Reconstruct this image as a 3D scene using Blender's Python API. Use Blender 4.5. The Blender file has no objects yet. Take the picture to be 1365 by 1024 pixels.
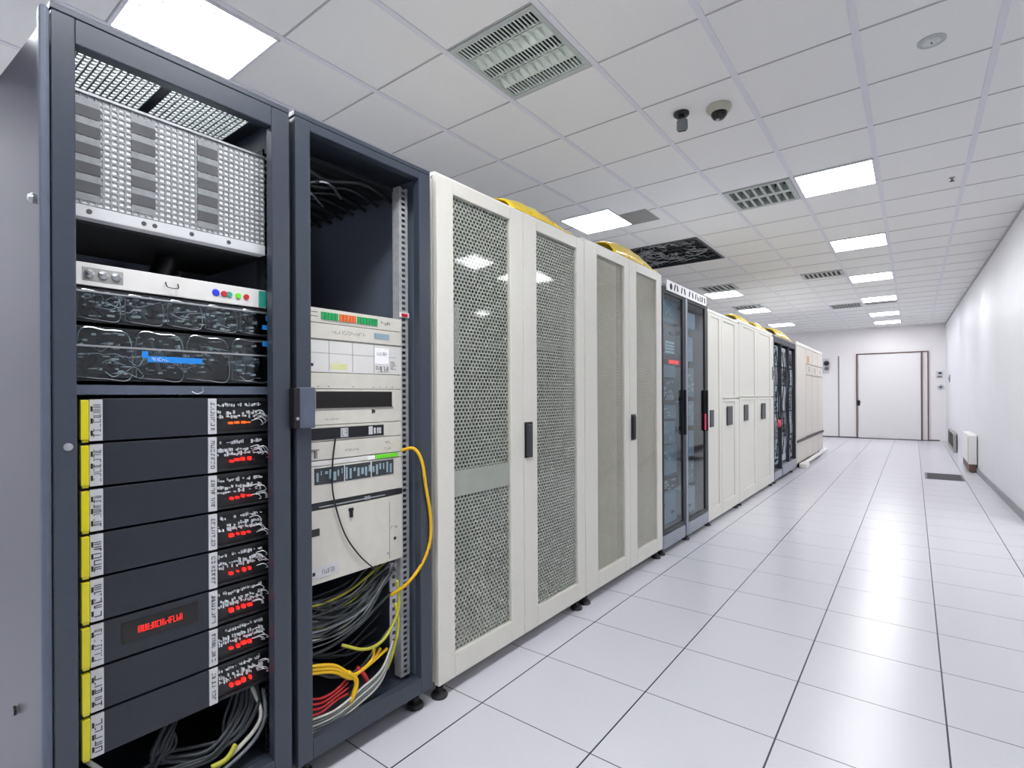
import bpy, bmesh, math, random
from mathutils import Vector, Matrix
R = random.Random(7)
scene = bpy.context.scene
COL = scene.collection

# ------------------------------------------------------------------ camera, world, exposure
CAM_H = 1.258
CEIL = 3.117
FPX = 694.26
yaw, roll = math.radians(37.617), math.radians(-0.288)
right = Vector((math.cos(yaw), math.sin(yaw), 0))
fwd = Vector((-math.sin(yaw), math.cos(yaw), 0))
up = Vector((0, 0, 1))
cx_ = right * math.cos(roll) + up * math.sin(roll)
cy_ = up * math.cos(roll) - right * math.sin(roll)
M = Matrix((cx_, cy_, -fwd)).transposed().to_4x4()
M.translation = (0, 0, CAM_H)
cam_d = bpy.data.cameras.new('camera')
cam = bpy.data.objects.new('camera', cam_d)
COL.objects.link(cam)
cam.matrix_world = M
cam_d.sensor_width = 36
cam_d.lens = 36 * FPX / 1365
cam_d.shift_y = 15.6 / 1365
cam_d.clip_start = .02
cam_d.clip_end = 80
scene.camera = cam

world = bpy.data.worlds.new('world')
scene.world = world
world.use_nodes = True
world.node_tree.nodes['Background'].inputs[0].default_value = (.8, .85, 1, 1)
world.node_tree.nodes['Background'].inputs[1].default_value = 0.05
scene.view_settings.view_transform = 'Standard'
scene.view_settings.look = 'None'
scene.view_settings.gamma = 1
scene.view_settings.use_curve_mapping = False
scene.view_settings.exposure = 0.0
LAMP = 26.0        # brightness of the lit ceiling panels


# ------------------------------------------------------------------ materials
def lin(h):
    if isinstance(h, str):
        h = h.lstrip('#')
        c = [int(h[i:i + 2], 16) / 255 for i in (0, 2, 4)]
    else:
        c = h
    return tuple((v / 12.92 if v <= .04045 else ((v + .055) / 1.055) ** 2.4) for v in c) + (1,)


def mat(name, color, rough=.5, metal=0.0, var=.06, scale=14, bump=0.0, spec=.5, emit=None, estr=0, coat=0, alpha=1, trans=0):
    m = bpy.data.materials.new(name)
    m.use_nodes = True
    nt = m.node_tree
    b = nt.nodes['Principled BSDF']
    c = lin(color)
    tc = nt.nodes.new('ShaderNodeTexCoord')
    nz = nt.nodes.new('ShaderNodeTexNoise')
    nz.inputs['Scale'].default_value = scale
    nz.inputs['Detail'].default_value = 4
    nt.links.new(tc.outputs['Object'], nz.inputs['Vector'])
    rp = nt.nodes.new('ShaderNodeValToRGB')
    rp.color_ramp.elements[0].position = .3
    rp.color_ramp.elements[1].position = .7
    rp.color_ramp.elements[0].color = tuple(max(0, v * (1 - var)) for v in c[:3]) + (1,)
    rp.color_ramp.elements[1].color = tuple(min(1, v * (1 + var)) for v in c[:3]) + (1,)
    nt.links.new(nz.outputs['Fac'], rp.inputs['Fac'])
    nt.links.new(rp.outputs['Color'], b.inputs['Base Color'])
    b.inputs['Roughness'].default_value = rough
    b.inputs['Metallic'].default_value = metal
    b.inputs['Specular IOR Level'].default_value = spec
    b.inputs['Coat Weight'].default_value = coat
    b.inputs['Alpha'].default_value = alpha
    b.inputs['Transmission Weight'].default_value = trans
    if emit:
        b.inputs['Emission Color'].default_value = lin(emit)
        b.inputs['Emission Strength'].default_value = estr
    if bump:
        bp = nt.nodes.new('ShaderNodeBump')
        bp.inputs['Strength'].default_value = bump
        bp.inputs['Distance'].default_value = .002
        nt.links.new(nz.outputs['Fac'], bp.inputs['Height'])
        nt.links.new(bp.outputs['Normal'], b.inputs['Normal'])
    return m


def clear_mat(name, tint, gloss):
    """thin clear sheet: lets light through, mirrors a little by fresnel"""
    m = bpy.data.materials.new(name)
    m.use_nodes = True
    nt = m.node_tree
    nt.nodes.remove(nt.nodes['Principled BSDF'])
    out = nt.nodes['Material Output']
    t = nt.nodes.new('ShaderNodeBsdfTransparent')
    t.inputs[0].default_value = lin(tint)
    g = nt.nodes.new('ShaderNodeBsdfGlossy')
    g.inputs['Roughness'].default_value = .05
    geo = nt.nodes.new('ShaderNodeNewGeometry')
    dp = nt.nodes.new('ShaderNodeVectorMath'); dp.operation = 'DOT_PRODUCT'
    nt.links.new(geo.outputs['Normal'], dp.inputs[0]); nt.links.new(geo.outputs['Incoming'], dp.inputs[1])

    def mm(op, a, b=0.0):
        n = nt.nodes.new('ShaderNodeMath'); n.operation = op
        for k, v in enumerate((a, b)):
            if isinstance(v, (int, float)): n.inputs[k].default_value = v
            else: nt.links.new(v, n.inputs[k])
        return n.outputs[0]
    f0 = ((gloss - 1) / (gloss + 1)) ** 2
    co = mm('ABSOLUTE', dp.outputs['Value'])
    fr = mm('ADD', mm('MULTIPLY', mm('POWER', mm('SUBTRACT', 1.0, co), 5.0), 1 - f0), f0)
    mx = nt.nodes.new('ShaderNodeMixShader')
    nt.links.new(fr, mx.inputs[0])
    nt.links.new(t.outputs[0], mx.inputs[1])
    nt.links.new(g.outputs[0], mx.inputs[2])
    nt.links.new(mx.outputs[0], out.inputs[0])
    return m


def floor_mat():
    m = mat('raised_floor_laminate', '#cfcfd6', rough=.25, var=.02, scale=160, spec=.5)
    nt = m.node_tree
    b = nt.nodes['Principled BSDF']
    base = b.inputs['Base Color'].links[0].from_socket
    tc = nt.nodes.new('ShaderNodeTexCoord')
    sp = nt.nodes.new('ShaderNodeSeparateXYZ')
    nt.links.new(tc.outputs['Object'], sp.inputs[0])

    def mth(op, a, bb=None, cc=None):
        n = nt.nodes.new('ShaderNodeMath')
        n.operation = op
        for i, v in enumerate((a, bb, cc)):
            if v is None: continue
            if isinstance(v, (int, float)): n.inputs[i].default_value = v
            else: nt.links.new(v, n.inputs[i])
        return n.outputs[0]

    def seam(axis, off, pitch, w):
        a = mth('MODULO', mth('ADD', mth('DIVIDE', mth('SUBTRACT', sp.outputs[axis], off), pitch), 200.5), 1.0)
        dd = mth('MULTIPLY', mth('ABSOLUTE', mth('SUBTRACT', a, .5)), pitch)
        return mth('LESS_THAN', dd, w / 2)
    s1 = seam(0, -1.4047, .5, .0062)
    s2 = seam(1, 1.1354, .4768, .0042)
    # speckle
    vz = nt.nodes.new('ShaderNodeTexNoise')
    vz.inputs['Scale'].default_value = 260
    nt.links.new(tc.outputs['Object'], vz.inputs['Vector'])
    spk = mth('MULTIPLY', mth('GREATER_THAN', vz.outputs['Fac'], .66), .3)
    mx0 = nt.nodes.new('ShaderNodeMix'); mx0.data_type = 'RGBA'
    nt.links.new(spk, mx0.inputs[0])
    nt.links.new(base, mx0.inputs[6])
    mx0.inputs[7].default_value = lin('#a5a5ad')
    mx1 = nt.nodes.new('ShaderNodeMix'); mx1.data_type = 'RGBA'
    nt.links.new(s2, mx1.inputs[0])
    nt.links.new(mx0.outputs[2], mx1.inputs[6])
    mx1.inputs[7].default_value = lin('#4a4a50')
    mx2 = nt.nodes.new('ShaderNodeMix'); mx2.data_type = 'RGBA'
    nt.links.new(s1, mx2.inputs[0])
    nt.links.new(mx1.outputs[2], mx2.inputs[6])
    mx2.inputs[7].default_value = lin('#3c3d43')
    nt.links.new(mx2.outputs[2], b.inputs['Base Color'])
    return m


m_floor = floor_mat()
m_ceil = mat('ceiling_tile', '#ebebe9', rough=.9, var=.012, scale=90, bump=.1, spec=.2)
m_tee = mat('ceiling_tee_lilac', '#dedee4', rough=.5, var=.02)
m_teed = mat('ceiling_cross_tee', '#adaeaf', rough=.6, var=.02)
m_wall = mat('white_wall_paint', '#e3e3e8', rough=.42, var=.012, scale=3, spec=.5)
m_bwall = mat('back_wall_paint', '#ebe8e8', rough=.6, var=.012, scale=3)
m_base = mat('grey_skirting', '#8d9094', rough=.5)
m_doorw = mat('white_door_paint', '#e2e0e0', rough=.4, var=.01)
m_line = mat('dark_trim_line', '#4a4446', rough=.6)
m_brown = mat('brown_trim', '#6b4f4a', rough=.6)
m_gray = mat('slate_grey_powder_coat', '#3a404b', rough=.3, var=.05, scale=60, bump=.02)
m_gray_in = mat('slate_grey_inner', '#535b6b', rough=.45, var=.06, scale=30)
m_side = mat('grey_side_panel_paint', '#4f4f5a', rough=.33, var=.03, scale=8)
m_dark = mat('black_steel', '#1c1f22', rough=.45, var=.1)
m_black = mat('black_plastic', '#15161a', rough=.35, var=.1)
m_white = mat('cream_powder_coat', '#dcdad0', rough=.38, var=.015, scale=30)
m_whitecap = mat('white_cap_paint', '#e9e8e4', rough=.35, var=.01)
m_sheet = mat('perforated_sheet_grey', '#b3b8b1', rough=.45, var=.05, metal=.1)
m_sheet2 = mat('perforated_sheet_beige', '#d2cfc3', rough=.5, var=.05, metal=.05)
m_intr = mat('cabinet_interior_dull_grey', '#3b4345', rough=.7, var=.2, scale=5)
m_beige = mat('beige_equipment_paint', '#d0cdc2', rough=.5, var=.03, scale=25)
m_beige2 = mat('light_grey_equipment_paint', '#d9d8d4', rough=.5, var=.02, scale=25)
m_seam = mat('panel_gap_dark', '#3a3935', rough=.8)
m_steel = mat('brushed_steel', '#b9bcbe', rough=.3, metal=.85, var=.1, scale=60)
m_zinc = mat('zinc_plate', '#c8cacb', rough=.38, metal=.35, var=.12, scale=50)
m_chrome = mat('chrome_wire', '#d5d8da', rough=.18, metal=.9)
m_card = mat('white_card', '#f6f6f6', rough=.6, var=.04, scale=60)
m_label = mat('label_paper', '#c9cacc', rough=.6, var=.04)
m_ink = mat('label_ink', '#222226', rough=.7)
m_inkl = mat('grey_ink', '#7d7c78', rough=.7)
m_yellow = mat('yellow_plastic', '#e8de10', rough=.35, var=.08, coat=.3)
m_yellowc = mat('yellow_cable_jacket', '#e8b80c', rough=.4, var=.08)
m_yduct = mat('yellow_fibre_duct', '#f0cf10', rough=.3, var=.12, coat=.4)
m_blade = mat('charcoal_blade_panel', '#23272f', rough=.4, var=.05, scale=40)
m_red = mat('red_led', '#5a0a08', rough=.4, emit='#ff2018', estr=2.2)
m_orange = mat('orange_led', '#5a2a08', rough=.4, emit='#ff6a1c', estr=1.2)
m_redp = mat('red_plastic', '#c2202a', rough=.4)
m_pinkp = mat('pink_red_tag', '#e0405a', rough=.4)
m_window = mat('smoked_display_window', '#15120f', rough=.15, var=.2)
m_blue = mat('blue_label', '#1f86dd', rough=.4, var=.1)
m_bluep = mat('blue_port', '#2a3fd0', rough=.4)
m_green = mat('green_terminal', '#1d9a55', rough=.4, var=.15)
m_lime = mat('lime_label', '#6fdc2a', rough=.4)
m_teal = mat('teal_label', '#2f9a86', rough=.4)
m_orangep = mat('orange_terminal', '#e0703a', rough=.4, var=.1)
m_grayjack = mat('grey_cable_jacket', '#70757a', rough=.45)
m_dkjack = mat('dark_cable_jacket', '#33383c', rough=.4)
m_whjack = mat('white_cable_jacket', '#c9c8bd', rough=.45)
m_redjack = mat('red_cable_jacket', '#b51f24', rough=.4)
m_olive = mat('olive_yellow_jacket', '#b8b53a', rough=.4)
m_rubber = mat('black_rubber', '#1f1f21', rough=.5)
m_green_refl = mat('pale_green_reflector', '#dde6df', rough=.3, metal=.15, var=.06, scale=20)
m_ventfr = mat('pale_grey_green_frame', '#b3bab6', rough=.4, var=.03)
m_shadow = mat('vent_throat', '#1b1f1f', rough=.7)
m_grille = mat('dark_open_grille', '#2c3036', rough=.5, var=.2)
m_grillel = mat('pale_wire_grille', '#a9b0b0', rough=.4, metal=.4)
m_mesh_gray = mat('grey_speaker_tile', '#9d9d99', rough=.8)
m_bluegray = mat('blue_grey_device', '#8ea3ae', rough=.45, var=.08)
m_tealgray = mat('teal_grey_device', '#80999c', rough=.45, var=.08)
m_lav = mat('pale_lavender_device', '#b4bacb', rough=.4, var=.05)
m_silver = mat('silver_painted_metal', '#8f94a0', rough=.3, metal=.35, var=.03)
m_floorvent = mat('dark_floor_grille', '#55555b', rough=.6, var=.2, scale=80)
m_beigecam = mat('beige_camera_plastic', '#b9b6a6', rough=.35)
m_last = mat('warm_beige_panel', '#d9d3c9', rough=.45, var=.02)
m_glass = clear_mat('clear_door_pane', '#f6f6f3', 1.5)
m_inner_lit = mat('slate_grey_inner_lit', '#727a8e', rough=.5, var=.04)  # slate grey painted lighter, standing in for light inside the second rack
m_clip = mat('bright_clip_metal', '#e4e7ea', rough=.3, metal=.2, var=.1)
m_glassd = clear_mat('smoked_door_pane', '#dce8ec', 1.5)
m_clear = clear_mat('clear_fan_tray_plastic', '#dfe6e8', 1.6)
m_glow = mat('lit_diffuser', '#ffffff', rough=.6, emit='#fbfcff', estr=LAMP)


# ------------------------------------------------------------------ mesh helpers
def bx(bm, x0, x1, y0, y1, z0, z1):
    v = [bm.verts.new(p) for p in ((x0, y0, z0), (x1, y0, z0), (x1, y1, z0), (x0, y1, z0),
                                   (x0, y0, z1), (x1, y0, z1), (x1, y1, z1), (x0, y1, z1))]
    for f in ((0, 3, 2, 1), (4, 5, 6, 7), (0, 1, 5, 4), (1, 2, 6, 5), (2, 3, 7, 6), (3, 0, 4, 7)):
        bm.faces.new([v[i] for i in f])


def box(*a):
    bm = bmesh.new()
    bx(bm, *a)
    return bm


def boxes(lst):
    bm = bmesh.new()
    for a in lst: bx(bm, *a)
    return bm


def lathe(bm, c, prof, seg=20, axis='z'):
    """prof: list of (r, h) along the axis"""
    rings = []
    for r, h in prof:
        ring = []
        for i in range(seg):
            a = 2 * math.pi * i / seg
            p = (r * math.cos(a), r * math.sin(a), h)
            if axis == 'x': p = (p[2], p[0], p[1])
            if axis == 'y': p = (p[0], p[2], p[1])
            ring.append(bm.verts.new((c[0] + p[0], c[1] + p[1], c[2] + p[2])))
        rings.append(ring)
    for a, b in zip(rings, rings[1:]):
        for i in range(seg):
            bm.faces.new((a[i], a[(i + 1) % seg], b[(i + 1) % seg], b[i]))
    bm.faces.new(rings[0][::-1])
    bm.faces.new(rings[-1])
    return bm


def spline(pts, n=8):
    P = [Vector(p) for p in pts]
    P = [P[0] * 2 - P[1]] + P + [P[-1] * 2 - P[-2]]
    out = []
    for i in range(1, len(P) - 2):
        for k in range(n):
            t = k / n
            a, b, c, d = P[i - 1], P[i], P[i + 1], P[i + 2]
            out.append(.5 * ((2 * b) + (c - a) * t + (2 * a - 5 * b + 4 * c - d) * t * t + (-a + 3 * b - 3 * c + d) * t ** 3))
    out.append(P[-2])
    return out


def tube(bm, pts, r, seg=8, smooth=True):
    P = spline(pts) if smooth else [Vector(p) for p in pts]
    rings = []
    ref = Vector((.13, .27, .95))
    for i, p in enumerate(P):
        t = (P[min(i + 1, len(P) - 1)] - P[max(i - 1, 0)]).normalized()
        u = t.cross(ref)
        if u.length < .1: u = t.cross(Vector((1, 0, 0)))
        u.normalize()
        w = t.cross(u)
        ref = w.cross(t) * -1 if False else ref
        rings.append([bm.verts.new(p + (u * math.cos(2 * math.pi * k / seg) + w * math.sin(2 * math.pi * k / seg)) * r) for k in range(seg)])
    for a, b in zip(rings, rings[1:]):
        for i in range(seg):
            bm.faces.new((a[i], a[(i + 1) % seg], b[(i + 1) % seg], b[i]))
    bm.faces.new(rings[0][::-1])
    bm.faces.new(rings[-1])
    return bm


def marks(bm, y0, y1, z0, z1, n, rng, x=.0, d=.0006, vertical=False, w=.16):
    """a row (or column) of n small stroke-built characters on a face that looks to +X"""
    for i in range(n):
        if vertical:
            h = (z1 - z0) / n
            a, b, c, e = y0, y1, z0 + i * h + h * .14, z0 + (i + 1) * h - h * .14
        else:
            h = (y1 - y0) / n
            a, b, c, e = y0 + i * h + h * .14, y0 + (i + 1) * h - h * .14, z0, z1
        t = w * min(b - a, e - c)
        mid = (c + e) / 2
        segs = [(a, a + t, c, e), (b - t, b, c, e), (a, b, c, c + t), (a, b, e - t, e), (a, b, mid - t / 2, mid + t / 2), (a, a + t, mid, e), (b - t, b, c, mid)]
        for s in rng.sample(segs, rng.choice((2, 3, 3, 4))):
            bx(bm, x, x + d, *s)


def sheet(bm, y0, y1, z0, z1, py, pz, fy, fz, x, d=.0012, stagger=True):
    """perforated sheet: rows of openings, each row shifted by half a pitch"""
    nz = max(1, round((z1 - z0) / pz)); pz = (z1 - z0) / nz
    ny = max(1, round((y1 - y0) / py)); py = (y1 - y0) / ny
    bh, bw = pz * (1 - fz), py * (1 - fy)
    for r in range(nz + 1):
        zc = z0 + r * pz
        bx(bm, x - d, x, y0, y1, max(z0, zc - bh / 2), min(z1, zc + bh / 2))
    for r in range(nz):
        off = .5 if (stagger and r % 2) else 0
        for c in range(ny + 1):
            yc = y0 + (c + off) * py
            a, b = max(y0, yc - bw / 2), min(y1, yc + bw / 2)
            if b - a > 1e-5: bx(bm, x - d, x, a, b, z0 + r * pz + bh / 2, z0 + (r + 1) * pz - bh / 2)


def frame(bm, x0, x1, y0, y1, z0, z1, l, r, b, t):
    bx(bm, x0, x1, y0, y0 + l, z0, z1)
    bx(bm, x0, x1, y1 - r, y1, z0, z1)
    bx(bm, x0, x1, y0 + l, y1 - r, z0, z0 + b)
    bx(bm, x0, x1, y0 + l, y1 - r, z1 - t, z1)


def setp(o, label=None, cat=None, group=None, kind=None):
    if label: o['label'] = label
    if cat: o['category'] = cat
    if group: o['group'] = group
    if kind: o['kind'] = kind
    return o


def part(name, bm, m, parent=None, loc=None, bevel=0, smooth=False, label=None):
    me = bpy.data.meshes.new(name)
    bmesh.ops.recalc_face_normals(bm, faces=bm.faces)
    bm.to_mesh(me)
    bm.free()
    me.materials.append(m)
    if smooth:
        for p in me.polygons: p.use_smooth = True
    o = bpy.data.objects.new(name, me)
    COL.objects.link(o)
    if parent: o.parent = parent
    if loc: o.location = loc
    if bevel:
        md = o.modifiers.new('bevel', 'BEVEL')
        md.width = bevel; md.segments = 2; md.limit_method = 'ANGLE'
    if label: o['label'] = label
    return o


def thing(name, loc, label, cat, group=None):
    o = bpy.data.objects.new(name, None)
    o.empty_display_size = .05
    COL.objects.link(o)
    o.location = loc
    return setp(o, label, cat, group)


def dup(root, loc, label=None, group=None):
    def cp(o, par):
        c = o.copy()
        COL.objects.link(c)
        if par: c.parent = par
        for ch in [k for k in bpy.data.objects if k.parent == o]: cp(ch, c)
        return c
    r = cp(root, None)
    r.location = loc
    if label: r['label'] = label
    if group: r['group'] = group
    return r


def struct(name, bm, m, **k):
    return setp(part(name, bm, m, **k), kind='structure')


# ------------------------------------------------------------------ room shell
BACK = 17.8
def wallx(y): return .875 - .018 * (y - 7)
struct('floor', box(-4.3, 5.2, -3.5, BACK + .2, -.1, 0), m_floor)
XS = [-1.994 + .5883 * i for i in range(-4, 13)]
YS = [2.01 + .595 * j for j in range(-10, 28)]
HOLES = {(4, 10), (4 + 1, 10 + 5)}                 # (ix, iy) cells opened for recessed fittings
cbm = bmesh.new()
for i in range(len(XS) - 1):
    for j in range(len(YS) - 1):
        if (i, j) in HOLES or (i in (2, 3) and j in (17, 18)): continue
        bx(cbm, XS[i] + .001, XS[i + 1] - .001, YS[j] + .001, YS[j + 1] - .001, CEIL, CEIL + .02)
struct('ceiling', cbm, m_ceil)
tb = bmesh.new()
for k_, x in enumerate(XS):
    for a_, b_ in (((YS[0], YS[17]), (YS[19], BACK)) if k_ == 3 else ((YS[0], BACK),)):
        bx(tb, x - .017, x + .017, a_, b_, CEIL - .004, CEIL + .03)
struct('trim_1', tb, m_tee, label='broad lilac-grey ceiling grid runners')
tb = bmesh.new()
for i in range(len(XS) - 1):
    for y in YS:
        if y < BACK and not (i in (2, 3) and y == YS[18]): bx(tb, XS[i] + .017, XS[i + 1] - .017, y - .005, y + .005, CEIL - .003, CEIL + .03)
struct('trim_2', tb, m_teed, label='thin grey ceiling cross tees')
struct('trim_3', box(-4.35, 5.25, -3.6, BACK + .2, CEIL + .35, CEIL + .4), m_dark, label='slab above the ceiling')
struct('wall_left', box(-4.4, -4.3, -3.6, BACK + .2, 0, CEIL + .35), m_wall)
bw = boxes([(-4.3, 5.2, BACK, BACK + .1, 0, CEIL + .35)])
struct('wall_back', bw, m_bwall)
struct('wall_front', box(-4.3, 5.2, -3.6, -3.5, 0, CEIL + .35), m_wall)
struct('wall_side', box(5.2, 5.3, -3.6, BACK + .2, 0, CEIL + .35), m_wall)
rb = bmesh.new()
def skew(bm, y0, y1, d0, d1, z0, z1):
    """slab that follows the right wall; d0/d1 = distance out from the wall face"""
    p = []
    for z in (z0, z1):
        for y, d in ((y0, d0), (y0, d1), (y1, d1), (y1, d0)):
            p.append(bm.verts.new((wallx(y) - d, y, z)))
    for f in ((0, 1, 2, 3), (4, 5, 6, 7), (0, 1, 5, 4), (1, 2, 6, 5), (2, 3, 7, 6), (3, 0, 4, 7)):
        bm.faces.new([p[i] for i in f])
skew(rb, 6.9, BACK, 0, -.15, 0, CEIL + .3)
struct('wall_right', rb, m_wall)
kb = bmesh.new(); skew(kb, 6.9, 11.9, 0, .02, 0, .075)
struct('baseboard_right', kb, m_base)
kb = bmesh.new(); skew(kb, 6.9, BACK, 0, .012, CEIL - .03, CEIL - .004)
struct('trim_4', kb, m_teed, label='thin angle trim where the right wall meets the ceiling')
struct('baseboard_back', boxes([(-2.6, -1.25, BACK - .015, BACK, 0, .03), (.33, .55, BACK - .015, BACK, 0, .03)]), m_line)

# back wall door
d = struct('door_1', box(-1.235, .16, BACK - .05, BACK, .012, 2.36), m_doorw, bevel=.004)
fb = bmesh.new()
bx(fb, -1.29, -1.262, BACK - .045, BACK, 0, 2.40)
bx(fb, -1.262, .325, BACK - .045, BACK, 2.375, 2.40)
bx(fb, .165, .195, BACK - .045, BACK, 0, 2.375)
part('door_frame', fb, m_brown, d)
fb = boxes([(.30, .325, BACK - .045, BACK, 0, 2.375), (.195, .30, BACK - .045, BACK, 0, .02)])
part('frame_strip', fb, m_brown, d)
part('threshold', box(-1.29, .34, BACK - .08, BACK - .051, 0, .02), m_line, d)
hb = boxes([(-1.268, -1.20, BACK - .075, BACK - .05, .93, 1.08)])
tube(hb, [(-1.23, BACK - .08, 1.02), (-1.23, BACK - .12, 1.02), (-1.17, BACK - .12, 1.02)], .011, 6, False)
part('door_handle', hb, m_black, d)
struct('trim_5', box(-1.735, -1.70, BACK - .012, BACK, 0, 2.36), m_base, label='thin vertical joint strip left of the door')

# ------------------------------------------------------------------ ceiling fittings
def panel(x0, y0, label, group, w=.5883, l=.595):
    t = thing('ceiling_light', (x0 + w / 2, y0 + l / 2, CEIL), label, 'ceiling light', group)
    a, b = w / 2 - .018, l / 2 - .01
    f = bmesh.new()
    for s in (-1, 1):
        bx(f, s * a - .008, s * a + .008, -b, b, -.012, 0)
        bx(f, -a + .008, a - .008, s * b - .008, s * b + .008, -.012, 0)
    part('light_frame', f, m_tee, t)
    part('diffuser', box(-a + .008, a - .008, -b + .008, b - .008, -.010, -.004), m_glow, t)
    return t


rx = XS[6]            # column over the aisle
rightlights = [
    (15, 'large bright square ceiling panel light nearest in the aisle row, beside the louvred fitting'),
    (19, 'second bright ceiling panel light of the aisle row'),
    (23, 'third bright ceiling panel light of the aisle row'),
    (27, 'fourth bright ceiling panel light of the aisle row, with a dark grille just behind it'),
    (31, 'fifth bright ceiling panel light of the aisle row, behind the dark ceiling grille'),
    (34, 'last bright ceiling panel light of the aisle row, nearest the back wall')]
for j, lab in rightlights: panel(rx, YS[j], lab, 'lit ceiling panels over the aisle')
lx = XS[2]
panel(lx + .2, 4.68, 'bright ceiling panel light just above the second white cabinet door', 'lit ceiling panels above the cabinets')
for y, lab in ((YS[23], 'bright ceiling panel light above the black glass cabinet, first of the far cabinet row'),
               (YS[27], 'bright ceiling panel light above the yellow duct, second of the far cabinet row'),
               (15.1, 'bright ceiling panel light above the far cabinets, last of its row')):
    panel(lx + .1, y, lab, 'lit ceiling panels above the cabinets')
t = panel(XS[2], YS[8], 'large bright ceiling panel light with dark dashes, above the nearest grey rack', 'lit ceiling panels above the cabinets')
for i in range(5):
    for j in range(9):
        x, y = -.22 + i * .11, -.24 + j * .06
        part('prism_dash', box(x - .012, x + .012, y - .0025, y + .0025, -.0125, -.0101), m_mesh_gray, t)
# unseen panels added behind and beside the viewer, for fill and reflections
for x, y in ((XS[6], YS[7]), (XS[6], YS[3]), (XS[2], YS[2]), (XS[1], YS[6]), (XS[6], YS[8] - .595 * 3), (1.35, 4.985), (1.35, 6.3), (XS[6], YS[8]), (4.05, 8.3), (3.6, 3.0)):
    panel(x, y, 'added lit square ceiling panel outside the view', 'added lit ceiling panels outside the view')

def louvre_big(x0, y0):
    w, l = .5883, .595
    t = thing('louvred_light_fitting', (x0 + w / 2, y0 + l / 2, CEIL), 'unlit square louvred ceiling fitting with pale green reflector strips, above the grey racks', 'ceiling fitting')
    a, b = w / 2 - .018, l / 2 - .008
    f = bmesh.new()
    for s in (-1, 1):
        bx(f, s * (a - .014) - .014, s * (a - .014) + .014, -b, b, -.006, .06)
        bx(f, -a + .028, a - .028, s * (b - .014) - .014, s * (b - .014) + .014, -.006, .06)
    part('fitting_frame', f, m_ventfr, t)
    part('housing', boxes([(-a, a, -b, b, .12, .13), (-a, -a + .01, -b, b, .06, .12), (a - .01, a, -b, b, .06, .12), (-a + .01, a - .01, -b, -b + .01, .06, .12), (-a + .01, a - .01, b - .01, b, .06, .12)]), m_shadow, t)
    # bands run along X, five of them stacked along Y
    y = -b + .03
    bands = [('s', .098), ('r', .112), ('s', .098), ('r', .112), ('s', .098)]
    for kind, h in bands:
        if kind == 's':
            g = bmesh.new()
            n = 22
            for i in range(n + 1):
                xx = -a + .03 + i * (2 * a - .06) / n
                bx(g, xx - .0036, xx + .0036, y + .006, y + h - .006, -.002, .004)
            bx(g, -a + .028, a - .028, y, y + .006, -.002, .012)
            bx(g, -a + .028, a - .028, y + h - .006, y + h, -.002, .012)
            part('slotted_louvre', g, m_green_refl, t)
        else:
            g = bmesh.new()
            n = 10
            for i in range(n):
                xx = -a + .03 + i * (2 * a - .06) / n
                wv = (2 * a - .06) / n
                v = [g.verts.new(p) for p in ((xx + .002, y + .004, -.003), (xx + wv - .002, y + .004, -.003), (xx + wv - .002, y + h / 2, .022), (xx + .002, y + h / 2, .022), (xx + wv - .002, y + h - .004, -.003), (xx + .002, y + h - .004, -.003))]
                g.faces.new((v[0], v[1], v[2], v[3])); g.faces.new((v[3], v[2], v[4], v[5]))
                bx(g, xx - .001, xx + .0015, y + .004, y + h - .004, -.004, .026)
            part('reflector_strip', g, m_green_refl, t)
        y += h
louvre_big(XS[4], YS[10])

def louvre_cells(x0, y0, label, w=.5883, l=.595, recess=True, rows=2, cols=7, cm=None, group=None):
    t = thing('ceiling_air_vent', (x0 + w / 2, y0 + l / 2, CEIL), label, 'ceiling vent', group)
    a, b = w / 2 - .018, l / 2 - .008
    zt = .05 if recess else -.004
    f = bmesh.new()
    for s in (-1, 1):
        bx(f, s * (a - .012) - .012, s * (a - .012) + .012, -b, b, -.012, zt)
        bx(f, -a + .024, a - .024, s * (b - .012) - .012, s * (b - .012) + .012, -.012, zt)
    part('vent_frame', f, m_ventfr, t)
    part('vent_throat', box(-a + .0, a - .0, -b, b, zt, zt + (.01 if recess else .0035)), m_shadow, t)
    g = bmesh.new()
    iw, il = 2 * a - .06, 2 * b - .06
    for r in range(rows + 1):
        yy = -b + .03 + r * il / rows
        hw = .028 if 0 < r < rows else .012
        bx(g, -a + .024, a - .024, yy - hw, yy + hw, -.010, zt)
    for c in range(cols + 1):
        xx = -a + .03 + c * iw / cols
        bx(g, xx - .011, xx + .011, -b + .024, b - .024, -.009, zt)
    part('vent_louvre', g, cm or m_ventfr, t)
    return t
louvre_cells(XS[5], YS[15], 'square white louvred ceiling vent with two rows of dark cells, beside the nearest aisle light')
louvre_cells(XS[5], YS[22], 'ceiling vent with one row of dark cells, between the second and third aisle lights', l=.42, recess=False, rows=1, cols=8)
louvre_cells(XS[5], YS[28], 'grey striped ceiling vent far down, left of the fourth aisle light', l=.55, recess=False, rows=3, cols=9, cm=m_mesh_gray)
louvre_cells(XS[6], YS[28] + .02, 'dark grey ceiling grille directly behind the fourth aisle light', l=.35, recess=False, rows=4, cols=3, cm=m_mesh_gray)
louvre_cells(XS[2] + .2, YS[22], 'faint ceiling vent with thin dark cells, above the black glass cabinet', l=.5, recess=False, rows=1, cols=6)
louvre_cells(XS[2] + .1, YS[26] + .1, 'faint ceiling vent between the two far lights over the cabinets', l=.4, recess=False, rows=1, cols=6)

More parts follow.
